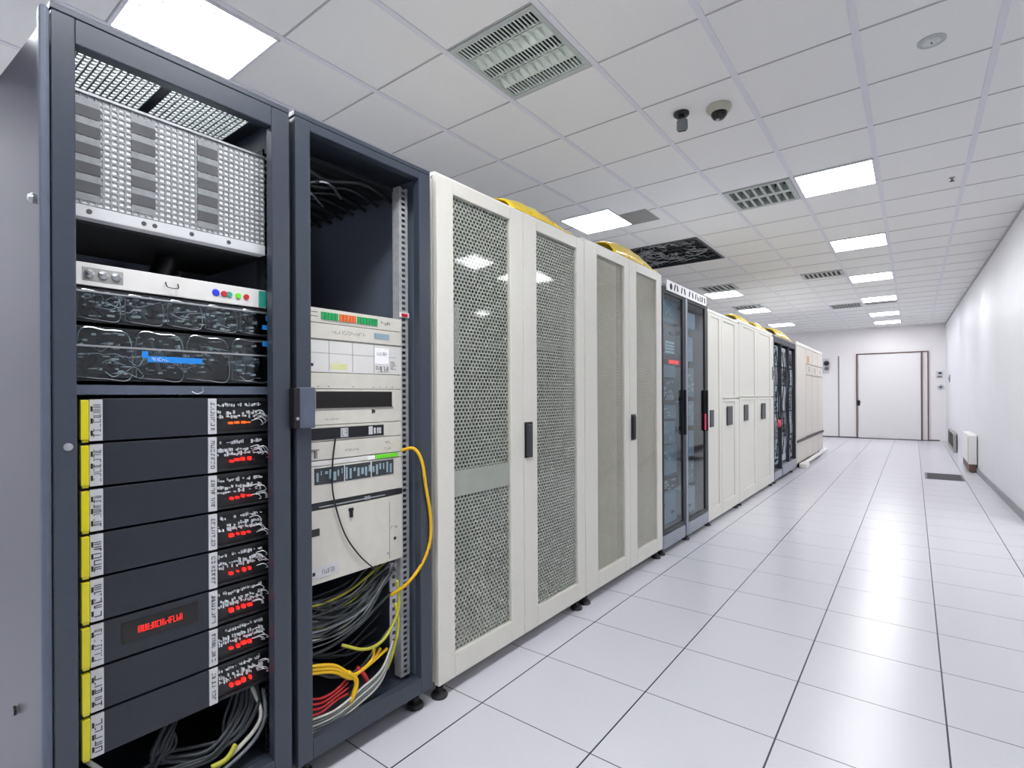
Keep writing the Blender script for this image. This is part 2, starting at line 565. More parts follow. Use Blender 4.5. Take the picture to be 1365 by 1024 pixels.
# dark open grille above the second white cabinet
t = thing('open_ceiling_grille', ((XS[2] + XS[4]) / 2, (YS[17] + YS[19]) / 2, CEIL), 'large black open ceiling panel with tangled wire grille, above the second white cabinet', 'ceiling grille')
hx, hy = .5883 - .018, .595 - .008
part('grille_frame', boxes([(-hx, -hx + .03, -hy, hy, -.008, .1), (hx - .03, hx, -hy, hy, -.008, .1), (-hx + .03, hx - .03, -hy, -hy + .03, -.008, .1), (-hx + .03, hx - .03, hy - .03, hy, -.008, .1)]), m_grille, t)
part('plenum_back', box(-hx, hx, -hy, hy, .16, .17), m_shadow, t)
g = bmesh.new()
for i in range(19):
    xx = -hx + .03 + i * (2 * hx - .06) / 18
    bx(g, xx - .002, xx + .002, -hy + .03, hy - .03, .022, .03)
for i in range(6):
    yy = -hy + .03 + (i + .5) * (2 * hy - .06) / 6
    bx(g, -hx + .03, hx - .03, yy - .012, yy + .012, .031, .05)
part('black_bars', g, m_grille, t)
g = bmesh.new()
for i in range(70):
    x0, y0 = R.uniform(-hx + .05, hx - .15), R.uniform(-hy + .05, hy - .1)
    pts = [(x0, y0, -.002)]
    for k in range(4):
        pts.append((min(hx - .05, max(-hx + .05, pts[-1][0] + R.uniform(-.12, .14))), min(hy - .05, max(-hy + .05, pts[-1][1] + R.uniform(-.1, .1))), R.uniform(-.004, .02)))
    tube(g, pts, .0035, 5)
part('loose_wires', g, m_grillel, t)

# perforated speaker square
t = thing('ceiling_speaker_grille', (-2.28, 5.12, CEIL), 'small flat grey square grille in the ceiling left of the large black open panel', 'ceiling grille')
part('speaker_frame', boxes([(-.17, .17, -.19, .19, -.006, 0)]), m_mesh_gray, t, bevel=.003)
g = bmesh.new()
for i in range(15): bx(g, -.155 + i * .0215, -.149 + i * .0215, -.17, .17, -.009, -.006)
part('speaker_slats', g, m_mesh_gray, t)

# ceiling cameras and detectors
t = thing('ceiling_camera', (-1.205, 3.41, CEIL), 'small black swivel camera hanging from the ceiling, left of the beige dome', 'camera')
g = lathe(bmesh.new(), (0, 0, 0), [(.05, 0), (.05, -.012), (.04, -.022), (.02, -.026)], 24)
part('mount_plate', g, m_black, t, smooth=False)
part('swivel_neck', lathe(bmesh.new(), (0, 0, -.026), [(.022, 0), (.026, -.01), (.020, -.022)], 16), m_black, t)
bd = part('camera_body', lathe(bmesh.new(), (0, 0, 0), [(.022, .03), (.034, .02), (.036, -.03), (.032, -.042)], 24), m_grayjack, t)
bd.location = (.008, -.01, -.075); bd.rotation_euler = (.45, .15, 0)
ln = part('camera_lens', lathe(bmesh.new(), (0, 0, -.042), [(.026, 0), (.026, -.006), (.012, -.007), (.008, -.003)], 20), m_black, bd)
t = thing('dome_camera', (-.986, 3.485, CEIL), 'beige dome camera on the ceiling, right of the small black camera', 'camera')
part('dome_base', lathe(bmesh.new(), (0, 0, 0), [(.075, 0), (.078, -.012), (.072, -.028), (.058, -.042)], 28), m_beigecam, t)
part('dome_window', lathe(bmesh.new(), (0, 0, -.042), [(.05, 0), (.047, -.018), (.034, -.034), (.014, -.042)], 24), m_window, t, smooth=True)
part('lens_barrel', lathe(bmesh.new(), (-.006, -.012, -.084), [(.012, 0), (.012, -.006), (.004, -.008)], 14), m_steel, t)
t = thing('recessed_ceiling_disc', (.084, 3.53, CEIL), 'round pale flush disc set in the ceiling tile at upper right', 'ceiling detector')
part('outer_ring', lathe(bmesh.new(), (0, 0, 0), [(.062, 0), (.062, -.004), (.052, -.008), (.046, -.004)], 32), m_ventfr, t)
part('inner_disc', lathe(bmesh.new(), (0, 0, -.004), [(.042, 0), (.040, -.004), (.006, -.005)], 32), m_zinc, t)
part('centre_pin', lathe(bmesh.new(), (0, 0, -.009), [(.003, 0), (.003, -.006)], 8), m_ink, t)
t = thing('sprinkler_head', (.271, 5.87, CEIL), 'tiny dark sprinkler head hanging from the ceiling on the right', 'sprinkler')
part('escutcheon', lathe(bmesh.new(), (0, 0, 0), [(.022, 0), (.02, -.005), (.008, -.008)], 18), m_mesh_gray, t)
g = lathe(bmesh.new(), (0, 0, -.008), [(.006, 0), (.005, -.02)], 10)
lathe(g, (0, 0, -.028), [(.018, 0), (.018, -.003)], 12)
part('deflector', g, m_line, t)

# ------------------------------------------------------------------ wall and floor fittings at the far end
t = thing('floor_air_grille', (.36, 10.2, 0), 'dark rectangular perforated air grille lying in the white floor near the right wall', 'floor grille')
part('grille_plate', boxes([(-.225, .225, -.36, .36, .0, .004)]), m_floorvent, t)
g = bmesh.new()
for i in range(11): bx(g, -.2, .2, -.33 + i * .065, -.315 + i * .065, .004, .007)
part('grille_slats', g, m_line, t)

def wallbox(name, y, z, label, cat): return thing(name, (wallx(y), y, z), label, cat)
t = wallbox('wall_air_grille', 15.6, .0, 'dark framed air grille low on the right wall near the back', 'wall vent')
part('vent_frame', boxes([(-.05, 0, -1.1, 1.1, .02, .06), (-.05, 0, -1.1, 1.1, .37, .40), (-.05, 0, -1.1, -1.02, .06, .37), (-.05, 0, 1.02, 1.1, .06, .37)]), m_mesh_gray, t)
g = bmesh.new()
for i in range(9): bx(g, -.035, -.005, -1.02, 1.02, .07 + i * .034, .083 + i * .034)
part('vent_slats', g, m_line, t)
part('vent_back', box(-.006, 0, -1.02, 1.02, .06, .37), m_dark, t)
t = wallbox('wall_cabinet', 11.6, .0, 'small white upright box with dark open base, low on the right wall', 'wall box')
part('box_body', boxes([(-.1, 0, -.62, .62, .13, .59)]), m_whitecap, t, bevel=.008)
part('box_base', boxes([(-.095, 0, -.6, .6, .02, .13)]), m_brown, t)
part('box_side', boxes([(-.104, -.1, -.55, -.5, .15, .56)]), m_mesh_gray, t)
t = wallbox('light_switch', 16.5, 1.62, 'narrow blue-grey switch plate on the right wall near the corner', 'switch')
part('switch_plate', box(-.015, 0, -.12, .12, -.09, .09), m_bluegray, t, bevel=.003)
part('switch_rocker', box(-.022, -.015, -.05, .05, -.04, .04), m_dkjack, t)
t = thing('card_reader', (.545, BACK, 1.75), 'small white card reader with dark marks on the back wall right of the door', 'card reader')
part('reader_body', box(-.07, .07, -.03, 0, -.08, .1), m_zinc, t, bevel=.006)
part('reader_screen', box(-.02, .05, -.034, -.03, .02, .07), m_dkjack, t)
part('reader_keys', box(-.04, .05, -.034, -.03, -.06, -.03), m_line, t)
t = thing('door_release_button', (.57, BACK, 1.43), 'round grey push button on the back wall below the card reader', 'button')
part('button_plate', lathe(bmesh.new(), (0, 0, 0), [(.075, 0), (.075, -.02), (.06, -.03)], 20, 'y'), m_zinc, t)
part('button_cap', lathe(bmesh.new(), (0, -.03, 0), [(.035, 0), (.03, -.02)], 16, 'y'), m_grayjack, t)
t = thing('wall_security_camera', (-2.03, BACK, 2.1), 'black and white camera bracket on the back wall above the last cabinet end', 'camera')
part('bracket', boxes([(-.08, .08, -.04, 0, -.22, .2)]), m_zinc, t, bevel=.01)
part('camera_body', lathe(bmesh.new(), (.02, -.04, .06), [(.07, 0), (.075, -.1), (.05, -.16)], 16, 'y'), m_black, t)
part('camera_lens', lathe(bmesh.new(), (.02, -.04, -.09), [(.055, 0), (.055, -.07), (.02, -.1)], 16, 'y'), m_grayjack, t)


# ------------------------------------------------------------------ levelling feet
def foot_mesh(h=.06):
    bm = lathe(bmesh.new(), (0, 0, 0), [(.034, 0), (.036, .008), (.030, .018), (.014, .026), (.012, .03)], 20)
    lathe(bm, (0, 0, .03), [(.017, 0), (.017, .012)], 6)
    lathe(bm, (0, 0, .042), [(.008, 0), (.008, h - .042)], 10)
    return bm


def feet(parent, ys, x0=-.035, x1=-.8, h=.06):
    for y in ys:
        for x in (x0, x1):
            part('levelling_foot', foot_mesh(h), m_rubber, parent, loc=(x, y, 0))


FX = -1.544      # front plane of the cabinet row
# ------------------------------------------------------------------ grey open racks
def open_rack(y0, y1, z0, z1, oy0, oy1, oz0, oz1, label, splay=0, grille=False, lid=.05):
    t = thing('server_rack', (FX, y0, 0), label, 'server rack')
    W = y1 - y0; D = .92
    f = bmesh.new()
    frame(f, -.035, 0, 0, W, z0, z1 - .012, oy0 - y0, y1 - oy1, oz0 - z0, z1 - .012 - oz1)
    part('front_frame', f, m_gray, t, bevel=.003)
    part('top_edge', box(-D, -.002, -.002, W + .002, z1 - .010, z1 + .006) if not grille else boxes([
        (-lid, -.002, -.002, W + .002, z1 - .010, z1 + .006), (-D, -D + .08, 0, W, z1 - .01, z1 + .006),
        (-D + .08, -lid, 0, .05, z1 - .01, z1 + .006), (-D + .08, -lid, W - .05, W, z1 - .01, z1 + .006),
        (-D + .08, -lid, W / 2 - .012, W / 2 + .012, z1 - .01, z1 + .006)]), m_gray, t, bevel=.002)
    if grille:
        for a, b in ((.05, W / 2 - .012), (W / 2 + .012, W - .05)):
            g = bmesh.new()
            n = 14
            for i in range(n + 1):
                yy = a + i * (b - a) / n
                bx(g, -D + .08, -lid, yy - .0022, yy + .0022, z1 - .008, z1 - .003)
            for i in range(40):
                xx = -D + .08 + i * (D - .08 - lid) / 39
                bx(g, xx - .0025, xx + .0025, a, b, z1 - .004, z1 + .001)
            part('roof_grille', g, m_grillel, t)
    g = bmesh.new()
    sp = splay
    v = [g.verts.new(p) for p in ((-.036, 0, z0), (-D, -sp, z0), (-D, .012 - sp, z0), (-.036, .012, z0), (-.036, 0, z1 - .012), (-D, -sp, z1 - .012), (-D, .012 - sp, z1 - .012), (-.036, .012, z1 - .012))]
    for q in ((0, 1, 2, 3), (4, 5, 6, 7), (0, 1, 5, 4), (1, 2, 6, 5), (2, 3, 7, 6), (3, 0, 4, 7)): g.faces.new([v[i] for i in q])
    part('side_panel', g, m_side, t)
    part('side_panel', box(-D, -.036, W - .012, W, z0, z1 - .012), m_gray_in if splay else m_inner_lit, t)
    part('rear_panel', box(-D - .012, -D, -.0, W, z0, z1 - .012), m_gray_in, t)
    part('floor_pan', box(-D, -.036, .013, W - .013, z0, z0 + .03), m_gray, t)
    return t, W, D


def rail(parent, x, ya, yb, z0, z1, m=None):
    """mounting rail facing +X with a column of square holes"""
    g = bmesh.new()
    w = yb - ya
    pz = .0222
    n = int((z1 - z0) / pz)
    bx(g, x - .002, x, ya, ya + w * .3, z0, z1)
    bx(g, x - .002, x, yb - w * .3, yb, z0, z1)
    for i in range(n + 1):
        bx(g, x - .002, x, ya + w * .3, yb - w * .3, z0 + i * pz, z0 + i * pz + pz * .45)
    bx(g, x - .04, x - .002, ya, ya + .002, z0, z1)
    part('mounting_rail', g, m or m_zinc, parent)


rack1, W1, D1 = open_rack(.300, .868, .085, 2.155, .343, .812, .15, 2.083, 'tall slate grey open rack nearest the viewer, holding eight charcoal blades with yellow strips', splay=.05, grille=True)
rail(rack1, -.10, .016, .040, .12, 2.05, m_dark)
rail(rack1, -.10, W1 - .034, W1 - .014, .12, 2.05, m_dark)
rail(rack1, -.70, .03, .06, .12, 2.05, m_zinc)
rail(rack1, -.70, W1 - .08, W1 - .05, .12, 2.05, m_zinc)
part('side_edge_post', box(-.034, -.002, -.02, -.001, .085, 2.148), m_gray_in, rack1, bevel=.008)
g = lathe(bmesh.new(), (-.1, -.005, 1.73), [(.012, 0), (.012, -.012), (.006, -.02)], 14, 'y')
part('side_lock', g, m_steel, rack1)
g = lathe(bmesh.new(), (-.3, -.018, .45), [(.012, 0), (.012, -.006)], 14, 'y')
part('side_screw', g, m_black, rack1)
part('frame_screw', lathe(bmesh.new(), (0, .026, 1.145), [(.009, 0), (.009, .003), (.004, .004)], 14, 'x'), m_steel, rack1)
part('rear_strut', boxes([(-.80, -.77, .20, .27, .12, 2.0), (-.80, -.77, .36, .40, .12, 2.0)]), m_gray_in, rack1)
feet(rack1, (.06, W1 - .05), h=.085)

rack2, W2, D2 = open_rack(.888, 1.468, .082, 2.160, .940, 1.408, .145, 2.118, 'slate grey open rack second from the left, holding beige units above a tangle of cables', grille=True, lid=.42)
for a, m_, x in ((.03, m_zinc, -.10), (W2 - .09, m_zinc, -.085)):
    rail(rack2, x, a, a + .035 + .01 * (a > .2), .13, 2.1, m_)
rail(rack2, -.72, .06, .10, .13, 2.06, m_zinc)
rail(rack2, -.72, W2 - .16, W2 - .12, .13, 2.06, m_zinc)
part('rear_strut', boxes([(-.75, -.70, .20, .36, .13, 2.0)]), m_dark, rack2)
g = bmesh.new()
for i in range(9):
    x0 = -.12 - i * .085
    bx(g, x0 - .05, x0, .05, W2 - .06, 2.085, 2.10)
    tube(g, [(x0, .06, 2.07), (x0 - .03, .2, 2.05), (x0 - .01, .35, 2.075), (x0 - .04, W2 - .07, 2.06)], .008, 6)
part('roof_cabling', g, m_dark, rack2)
g = bmesh.new()
for i in range(5):
    x0 = -.15 - i * .13
    tube(g, [(x0, .06, 2.055), (x0 - .08, .14, 2.04), (x0 - .02, .22, 2.05), (x0 - .09, .33, 2.04)], .006, 6)
part('roof_bright_wires', g, m_chrome, rack2)
feet(rack2, (.05,), h=.082)
part('levelling_foot', foot_mesh(.082), m_rubber, rack2, loc=(-.06, W2 - .04, 0))
part('rail_tag', box(-.084, -.078, W2 - .092, W2 - .045, 1.575, 1.595), m_card, rack2)
part('red_mark', box(-.078, -.076, W2 - .085, W2 - .055, 1.578, 1.59), m_redp, rack2)
# latch between the two racks
t = thing('rack_latch', (FX, .862, 1.16), 'black plastic latch block bridging the two grey racks at mid height', 'latch')
part('latch_body', box(.001, .03, 0, .022, .0, .125), m_black, t, bevel=.003)
part('latch_plate', box(.001, .022, .022, .078, -.002, .128), m_gray_in, t, bevel=.003)
part('latch_pin', lathe(bmesh.new(), (.03, .010, .03), [(.005, 0), (.005, .006)], 10, 'x'), m_steel, t)


# ------------------------------------------------------------------ contents of the nearest rack
UX = -1.61      # face of the rack-mounted units
def unit(name, y0, y1, z0, z1, label, cat, m, depth=.5, ears=True, x=UX, bevel=.0015, group=None):
    t = thing(name, (x, y0, z0), label, cat, group)
    w, h = y1 - y0, z1 - z0
    part('chassis', box(-depth, -.004, .012, w - .012, .001, h - .001), m_gray_in if m in (m_blade, m_dark) else m, t)
    part('front_panel', box(-.004, 0, 0, w, .0005, h - .0005), m, t, bevel=bevel)
    return t, w, h


# card cage with a bright perforated face
t = thing('card_cage', (UX, .352, 1.705), 'bright perforated metal card cage with columns of dark squares, topmost in the nearest rack', 'card cage')
w, h = .470, .30
g = bmesh.new()
sheet(g, 0, w, .028, h, .0152, .0155, .72, .68, 0, .003, stagger=False)
for k in range(6):
    z = .044 + k * .0465 - .0005
    for a_, b_ in ((0, .054), (.119, .173), (.277, .331)): bx(g, -.002, .0006, a_, b_, z - .0045, z + .0135)
part('perforated_face', g, mat('dull_steel_grid', '#86898b', rough=.45, metal=.2, var=.15, scale=50), t)
part('white_backing', box(-.006, -.0035, 0, w, .0, h), m_card, t)
m_sq = mat('dark_blanking_square', '#4a4a4e', rough=.6, var=.15)
for yc in (.027, .146, .304):
    for k in range(5):
        z = .058 + k * .0465
        part('dark_square', box(.0002, .0018, yc - .027, yc + .027, z, z + .028), m_sq, t)
part('top_lip', box(-.35, .004, 0, w, h, h + .006), m_steel, t)
part('bottom_rail', box(-.03, .004, 0, w, -.004, .026), m_label, t, bevel=.002)
g = bmesh.new()
for yy in (.03, .145, .17, .26, .36): lathe(g, (.004, yy, .012), [(.006, 0), (.006, .0012)], 10, 'x')
part('rail_holes', g, m_line, t)
part('cage_floor', box(-.4, -.031, 0, w, -.01, .0), m_dark, t)
part('cage_side', boxes([(-.4, -.031, 0, .003, 0, h), (-.4, -.031, w - .003, w, 0, h)]), m_dark, t)

# pipe behind
t = thing('power_conduit', (-1.86, .655, 1.76), 'thick glossy black ribbed conduit dropping behind the gap under the card cage', 'conduit')
part('conduit_body', tube(bmesh.new(), [(.0, .0, .0), (.02, -.02, -.07), (.01, -.045, -.15), (.0, -.05, -.26)], .034, 14), m_black, t, smooth=True)
part('conduit_collar', lathe(bmesh.new(), (0, 0, -.02), [(.040, 0), (.040, -.02)], 16), m_steel, t)

t, w, h = unit('network_unit', .352, .826, 1.535, 1.592, 'thin white unit with knobs and coloured ports, under the card cage in the nearest rack', 'rack unit', m_beige2, .45)
g = bmesh.new()
for yy in (.03, .058, .085): lathe(g, (0, yy, .03), [(.011, 0), (.010, .006), (.004, .010)], 16, 'x')
part('knob_group', g, m_steel, t)
part('knob_plate', box(0, .0008, .016, .1, .012, .045), m_mesh_gray, t)
g = bmesh.new(); tube(g, [(.002, .195, .036), (.012, .198, .022), (.012, .222, .022), (.002, .225, .036)], .0016, 6)
part('wire_handle', g, m_black, t)
for yy, m_ in ((.325, m_bluep), (.347, m_redp), (.362, m_teal), (.388, m_lime), (.412, m_redp)):
    part('port', lathe(bmesh.new(), (0, yy, .028), [(.0085 if m_ != m_bluep else .011, 0), (.008, .004)], 14, 'x'), m_, t)
part('teal_end_tab', box(-.002, .003, w - .024, w, .004, h - .004), m_teal, t)

def fan_tray(y0, y1, z0, z1, label, bays, seed):
    rr = random.Random(seed)
    t = thing('fan_tray', (UX, y0, z0), label, 'fan tray')
    w, h = y1 - y0, z1 - z0
    part('tray_shell', boxes([(-.4, .0, 0, w, 0, .006), (-.4, .0, 0, w, h - .006, h), (-.4, 0, 0, .004, .006, h - .006), (-.4, 0, w - .004, w, .006, h - .006), (-.4, -.39, .004, w - .004, .006, h - .006)]), m_dark, t)
    bw_ = w / bays
    for k in range(bays):
        a, b = k * bw_ + .006, (k + 1) * bw_ - .006
        c, r = (a + b) / 2, min(h * .36, bw_ * .4)
        g = lathe(bmesh.new(), (-.04, c, h * .5), [(r, 0), (r, -.02), (r * .9, -.02), (r * .88, 0)], 24, 'x')
        part('fan_ring', g, m_dkjack, t)
        g = lathe(bmesh.new(), (-.03, c + r * .1, h * .5), [(r * .35, 0), (r * .34, .012), (r * .1, .016)], 16, 'x')
        for q in range(7):
            an = q * 2 * math.pi / 7 + rr.random()
            tube(g, [(-.035, c, h * .5), (-.03, c + math.cos(an) * r * .86, h * .5 + math.sin(an) * r * .86)], r * .12, 5, False)
        part('fan_rotor', g, m_grayjack if k % 2 else m_black, t)
        g = bmesh.new()
        hh = h - .016
        cor = [(.002, a, .01), (.002, a + .004, .008 + hh * .95), (.002, c, .008 + hh), (.002, b - .004, .008 + hh * .9), (.002, b, .01), (.002, c, .006), (.002, a, .01)]
        tube(g, cor, .0013, 5)
        part('bay_rim', g, m_chrome, t)
    part('clear_cover', box(.004, .0055, .004, w - .004, .008, h - .008), m_clear, t)
    g = bmesh.new()
    for q in range(90):
        yy = rr.uniform(.01, w - .03); zz = rr.uniform(.1, .9) * h
        bx(g, -.03 * rr.random() - .004, -.001, yy, yy + rr.uniform(.002, .016), zz, zz + rr.uniform(.001, .006))
    for q in range(14):
        yy = rr.uniform(.01, w - .06); zz = rr.uniform(.12, .8) * h
        tube(g, [(-.01, yy, zz), (.001, yy + rr.uniform(.01, .03), zz + rr.uniform(-.015, .015)), (-.004, yy + rr.uniform(.03, .05), zz + rr.uniform(-.01, .01))], .0009, 5)
    part('metal_clips', g, m_clip, t)
    part('front_bar', box(-.006, .006, 0, w, h * .62 if h > .09 else h * .86, (h * .62 if h > .09 else h * .86) + .0045), m_steel, t)
    return t, w, h
t, w, h = fan_tray(.352, .836, 1.446, 1.530, 'dark tray of fans behind clear plastic, directly under the thin white unit', 5, 3)
part('blue_tab', boxes([(.006, .009, w - .014, w - .002, .05, .066), (.006, .009, w - .026, w - .002, .022, .036)]), m_blue, t)
t, w, h = fan_tray(.352, .836, 1.300, 1.436, 'deeper dark tray of fans behind clear plastic with a long blue label', 4, 5)
bl = part('blue_label', box(.0065, .0085, .150, .285, .052, .068), m_blue, t)
g = bmesh.new(); marks(g, .158, .20, .056, .064, 5, R, .0085)
part('lettering', g, m_card, bl)
part('blue_corner', box(.0065, .0085, .138, .152, .062, .080), m_blue, t)
part('blue_tab', box(.0065, .0085, w - .026, w - .002, h - .02, h - .004), m_blue, t)
t = thing('rack_shelf', (UX, .352, 1.262), 'thin dark shelf between the fan trays and the charcoal blades', 'shelf')
part('shelf_plate', boxes([(-.45, 0, 0, .484, .028, .034), (-.004, 0, 0, .484, .004, .034)]), m_gray_in, t)
part('shelf_hook', tube(bmesh.new(), [(.0, .26, .012), (.008, .27, .006), (.008, .285, .012), (0, .288, .024)], .0014, 6), m_steel, t)

ordn = ['first (topmost)', 'second', 'third', 'fourth', 'fifth', 'sixth', 'seventh', 'eighth (lowest)']
pitch = .1118
for k in range(8):
    zt = 1.258 - k * pitch
    z0 = zt - pitch + .003
    y0, w, h = .362, .478, pitch - .004
    extra = ', with red display' if k == 5 else ''
    t = thing('blade_server', (UX, y0, z0), f'{ordn[k]} charcoal blade of eight in the nearest rack{extra}', 'server', 'charcoal blades in the nearest rack')
    part('chassis', box(-.55, -.012, .02, w - .01, .002, h - .002), m_dark, t)
    part('front_panel', box(-.012, .002, .046, .290, .001, h - .001), m_blade, t, bevel=.0015)
    part('yellow_strip', boxes([(-.006, .008, 0, .0165, .006, h - .004), (-.004, .004, .003, .0165, -.001, .006)]), m_yellow, t, bevel=.0015)
    l1 = part('label_strip', box(-.004, .003, .0185, .045, .002, h - .003), m_label, t)
    g = bmesh.new(); marks(g, .026, .041, .010, h - .014, R.choice((5, 6, 7)), R, .003, vertical=True)
    for q in range(3): bx(g, .003, .0036, .0205, .025, .015 + q * .03, .028 + q * .03)
    part('lettering', g, m_ink, l1)
    l2 = part('label_strip', box(-.004, .003, .291, .314, .002, h - .003), m_label, t)
    g = bmesh.new(); marks(g, .298, .308, .012, h - .012, 7, R, .003, vertical=True, w=.2)
    part('lettering', g, m_ink, l2)
    cb = part('connector_block', boxes([(-.03, -.02, .316, w, .002, h - .002), (-.02, -.002, .316, w, .002, .008), (-.02, -.002, .316, w, h - .012, h - .002)]), m_dark, t)
    g = bmesh.new()
    for r_, zz in enumerate((h * .76, h * .55, h * .44)):
        for q in range(20):
            yy = .320 + q * .0066
            if R.random() < .8: bx(g, -.02, -.004 + R.uniform(-.003, .003), yy, yy + R.uniform(.0015, .0045), zz + R.uniform(-.003, .003), zz + R.uniform(.003, .011))
    for q in range(5):
        yy = .43 + R.uniform(0, .03); zz = R.uniform(.02, h - .03)
        tube(g, [(-.018, yy - .02, zz), (.002, yy, zz + .008), (-.004, yy + .016, zz - .008), (-.018, yy + .012, zz - .012)], .0014, 5)
    part('connector_pins', g, m_clip, cb)
    g = bmesh.new()
    for q in range(4):
        bx(g, -.02, .0, .350 + q * .018 + R.uniform(0, .006), .350 + q * .018 + R.uniform(.008, .014), h * .24 + R.uniform(0, .004), h * .24 + R.uniform(.006, .012))
    part('status_led', g, m_orange if k in (0,) else m_red, cb)
    part('edge_tab', boxes([(-.002, .002, w - .008, w - .003, .01, h - .01)]), m_dark if k % 3 else m_steel, t)
    if k == 5:
        dd = part('display_window', box(.0022, .004, .082, .262, h * .34, h * .34 + .052), m_window, t)
        g = bmesh.new(); marks(g, .112, .222, h * .34 + .017, h * .34 + .034, 14, R, .004, vertical=False, w=.24)
        part('red_lettering', g, m_red, dd)

# cables at the bottom of the nearest rack
def cable(pts, r, m, label, group=None, seg=8):
    o = part('cable', tube(bmesh.new(), pts, r, seg), m, None, smooth=True)
    # put the object's origin at the first point of the cable
    p = Vector(pts[0])
    o.data.transform(Matrix.Translation(-p)); o.location = p
    return setp(o, label, 'cable', group)
for k in range(8):
    a, b, c = R.uniform(0, .07), R.uniform(-.03, .04), R.uniform(0, .05)
    cable([(-1.66 - a * .5, .82 - a, .345), (-1.64 - a * .5, .81 - a * 1.5, .28), (-1.65, .72 - a - b, .18 + c), (-1.67 - c, .58 - a + b, .20 + c), (-1.68, .53 + a, .27 + b * .5), (-1.72, .60 + b, .33)], R.choice((.0045, .006, .007)),
          m_dkjack, 'dark grey cable looped at the bottom of the nearest rack, under the blades', 'dark looped cables in the nearest rack')
cable([(-1.66, .80, .345), (-1.635, .815, .25), (-1.64, .76, .19), (-1.64, .66, .155), (-1.64, .50, .125)], .0065, m_whjack, 'cream cable sweeping across the bottom of the nearest rack')
cable([(-1.65, .83, .33), (-1.63, .825, .24), (-1.63, .77, .175), (-1.63, .64, .135), (-1.63, .52, .12)], .006, m_grayjack, 'mid grey cable beside the cream one at the bottom of the nearest rack')
cable([(-1.64, .74, .20), (-1.632, .71, .175), (-1.64, .67, .168)], .008, m_olive, 'short yellow cable end at the bottom of the nearest rack')
cable([(-1.64, .38, .35), (-1.63, .44, .26), (-1.64, .43, .18), (-1.65, .40, .12)], .006, m_whjack, 'pale cable hanging at the lower left of the nearest rack')
t = thing('cable_shelf', (UX, .36, .115), 'grey sloped plate under the cables at the foot of the nearest rack', 'shelf')
part('plate', boxes([(-.4, .01, .0, .45, 0, .006)]), m_gray, t)
part('plate_lip', box(.01, .014, .0, .45, 0, .02), m_steel, t)

# ------------------------------------------------------------------ contents of the second rack
Y0, Y1 = .955, 1.372
def u2(name, z0, z1, label, m=m_beige, y1=Y1): return unit(name, Y0, y1, z0, z1, label, 'rack unit', m, .5)
t, w, h = u2('terminal_unit', 1.512, 1.563, 'beige unit with green and orange terminal blocks, topmost in the second rack')
for a, b, m_ in ((.062, .13, m_green), (.134, .205, m_orangep), (.209, .300, m_green)):
    g = bmesh.new()
    n = int((b - a) / .0125)
    for q in range(n): bx(g, 0, .004, a + q * (b - a) / n, a + (q + .82) * (b - a) / n, .013, .038)
    part('terminal_block', g, m_, t)
g = bmesh.new(); marks(g, .315, .36, .02, .034, 3, R, 0); bx(g, 0, .0006, .006, .05, .034, .036); bx(g, 0, .0006, .006, .05, .02, .022)
part('lettering', g, m_ink, t)
t, w, h = u2('blank_unit', 1.457, 1.511, 'thin beige unit with a dark label at its right end, in the second rack')
part('dark_label', box(0, .0015, .285, .355, .018, .040), m_bluegray, t)
g = bmesh.new(); marks(g, .10, .25, .022, .034, 9, R, 0, w=.1)
part('faint_lettering', g, m_inkl, t)
t, w, h = u2('drawer_unit', 1.342, 1.456, 'pale grey unit divided into eight small fields, with a faint yellow label', m_beige2)
g = boxes([(0, .0006, .002, w - .03, .066, .0675), (0, .0006, .092, .0935, .004, h - .004), (0, .0006, .188, .1895, .004, h - .004), (0, .0006, .282, .2835, .004, h - .004), (0, .0006, 0, w, h - .004, h)])
part('field_lines', g, m_inkl, t)
part('yellow_label', box(0, .001, .10, .165, .012, .032), mat('faded_yellow_label', '#d6d79a', rough=.6), t)
part('white_label', box(0, .001, .286, .352, .04, .1), m_card, t)
g = bmesh.new(); marks(g, .29, .35, .008, .030, 7, R, .001, w=.25); marks(g, .296, .345, .072, .084, 6, R, .001); marks(g, .36, .39, .02, .05, 2, R, .001); bx(g, 0, .001, .016, .032, .02, .03)
part('lettering', g, m_ink, t)
t, w, h = u2('blank_unit', 1.285, 1.341, 'plain beige unit just above the smoked window in the second rack', m_beige)
g = bmesh.new()
for yy in (.05, .09, .19, .28, .31, .34, .37): lathe(g, (0, yy, .008), [(.002, 0), (.002, .0008)], 6, 'x')
part('screw_holes', g, m_ink, t)
t, w, h = u2('window_unit', 1.160, 1.284, 'beige unit with a long smoked window across its top')
part('smoked_window', boxes([(0, .002, .040, .366, h - .066, h - .008)]), m_window, t)
part('window_rim', boxes([(0, .003, .034, .372, h - .070, h - .066), (0, .003, .034, .040, h - .066, h - .004)]), m_inkl, t)
part('key_slot', boxes([(0, .003, .272, .276, .034, .05), (.0, .002, .278, .286, .036, .048)]), m_ink, t)
g = bmesh.new(); marks(g, .075, .13, .016, .022, 8, R, 0)
part('lettering', g, m_inkl, t)
t, w, h = u2('display_unit', 1.104, 1.159, 'thin beige unit with a black display strip and square white keys')
part('display_strip', box(0, .003, .012, .325, .006, .046), m_black, t)
g = boxes([(.003, .005, .135, .165, .010, .042), (.003, .005, .255, .272, .012, .042), (.003, .0045, .278, .286, .014, .036), (.003, .0045, .292, .312, .014, .036)])
part('display_keys', g, m_label, t)
g = bmesh.new(); marks(g, .137, .163, .014, .038, 2, R, .005); marks(g, .292, .312, .016, .034, 2, R, .0045)
part('lettering', g, m_ink, t)
t, w, h = u2('blank_unit', 1.040, 1.103, 'beige unit with small lettering and a black cable crossing it, above the lime label')
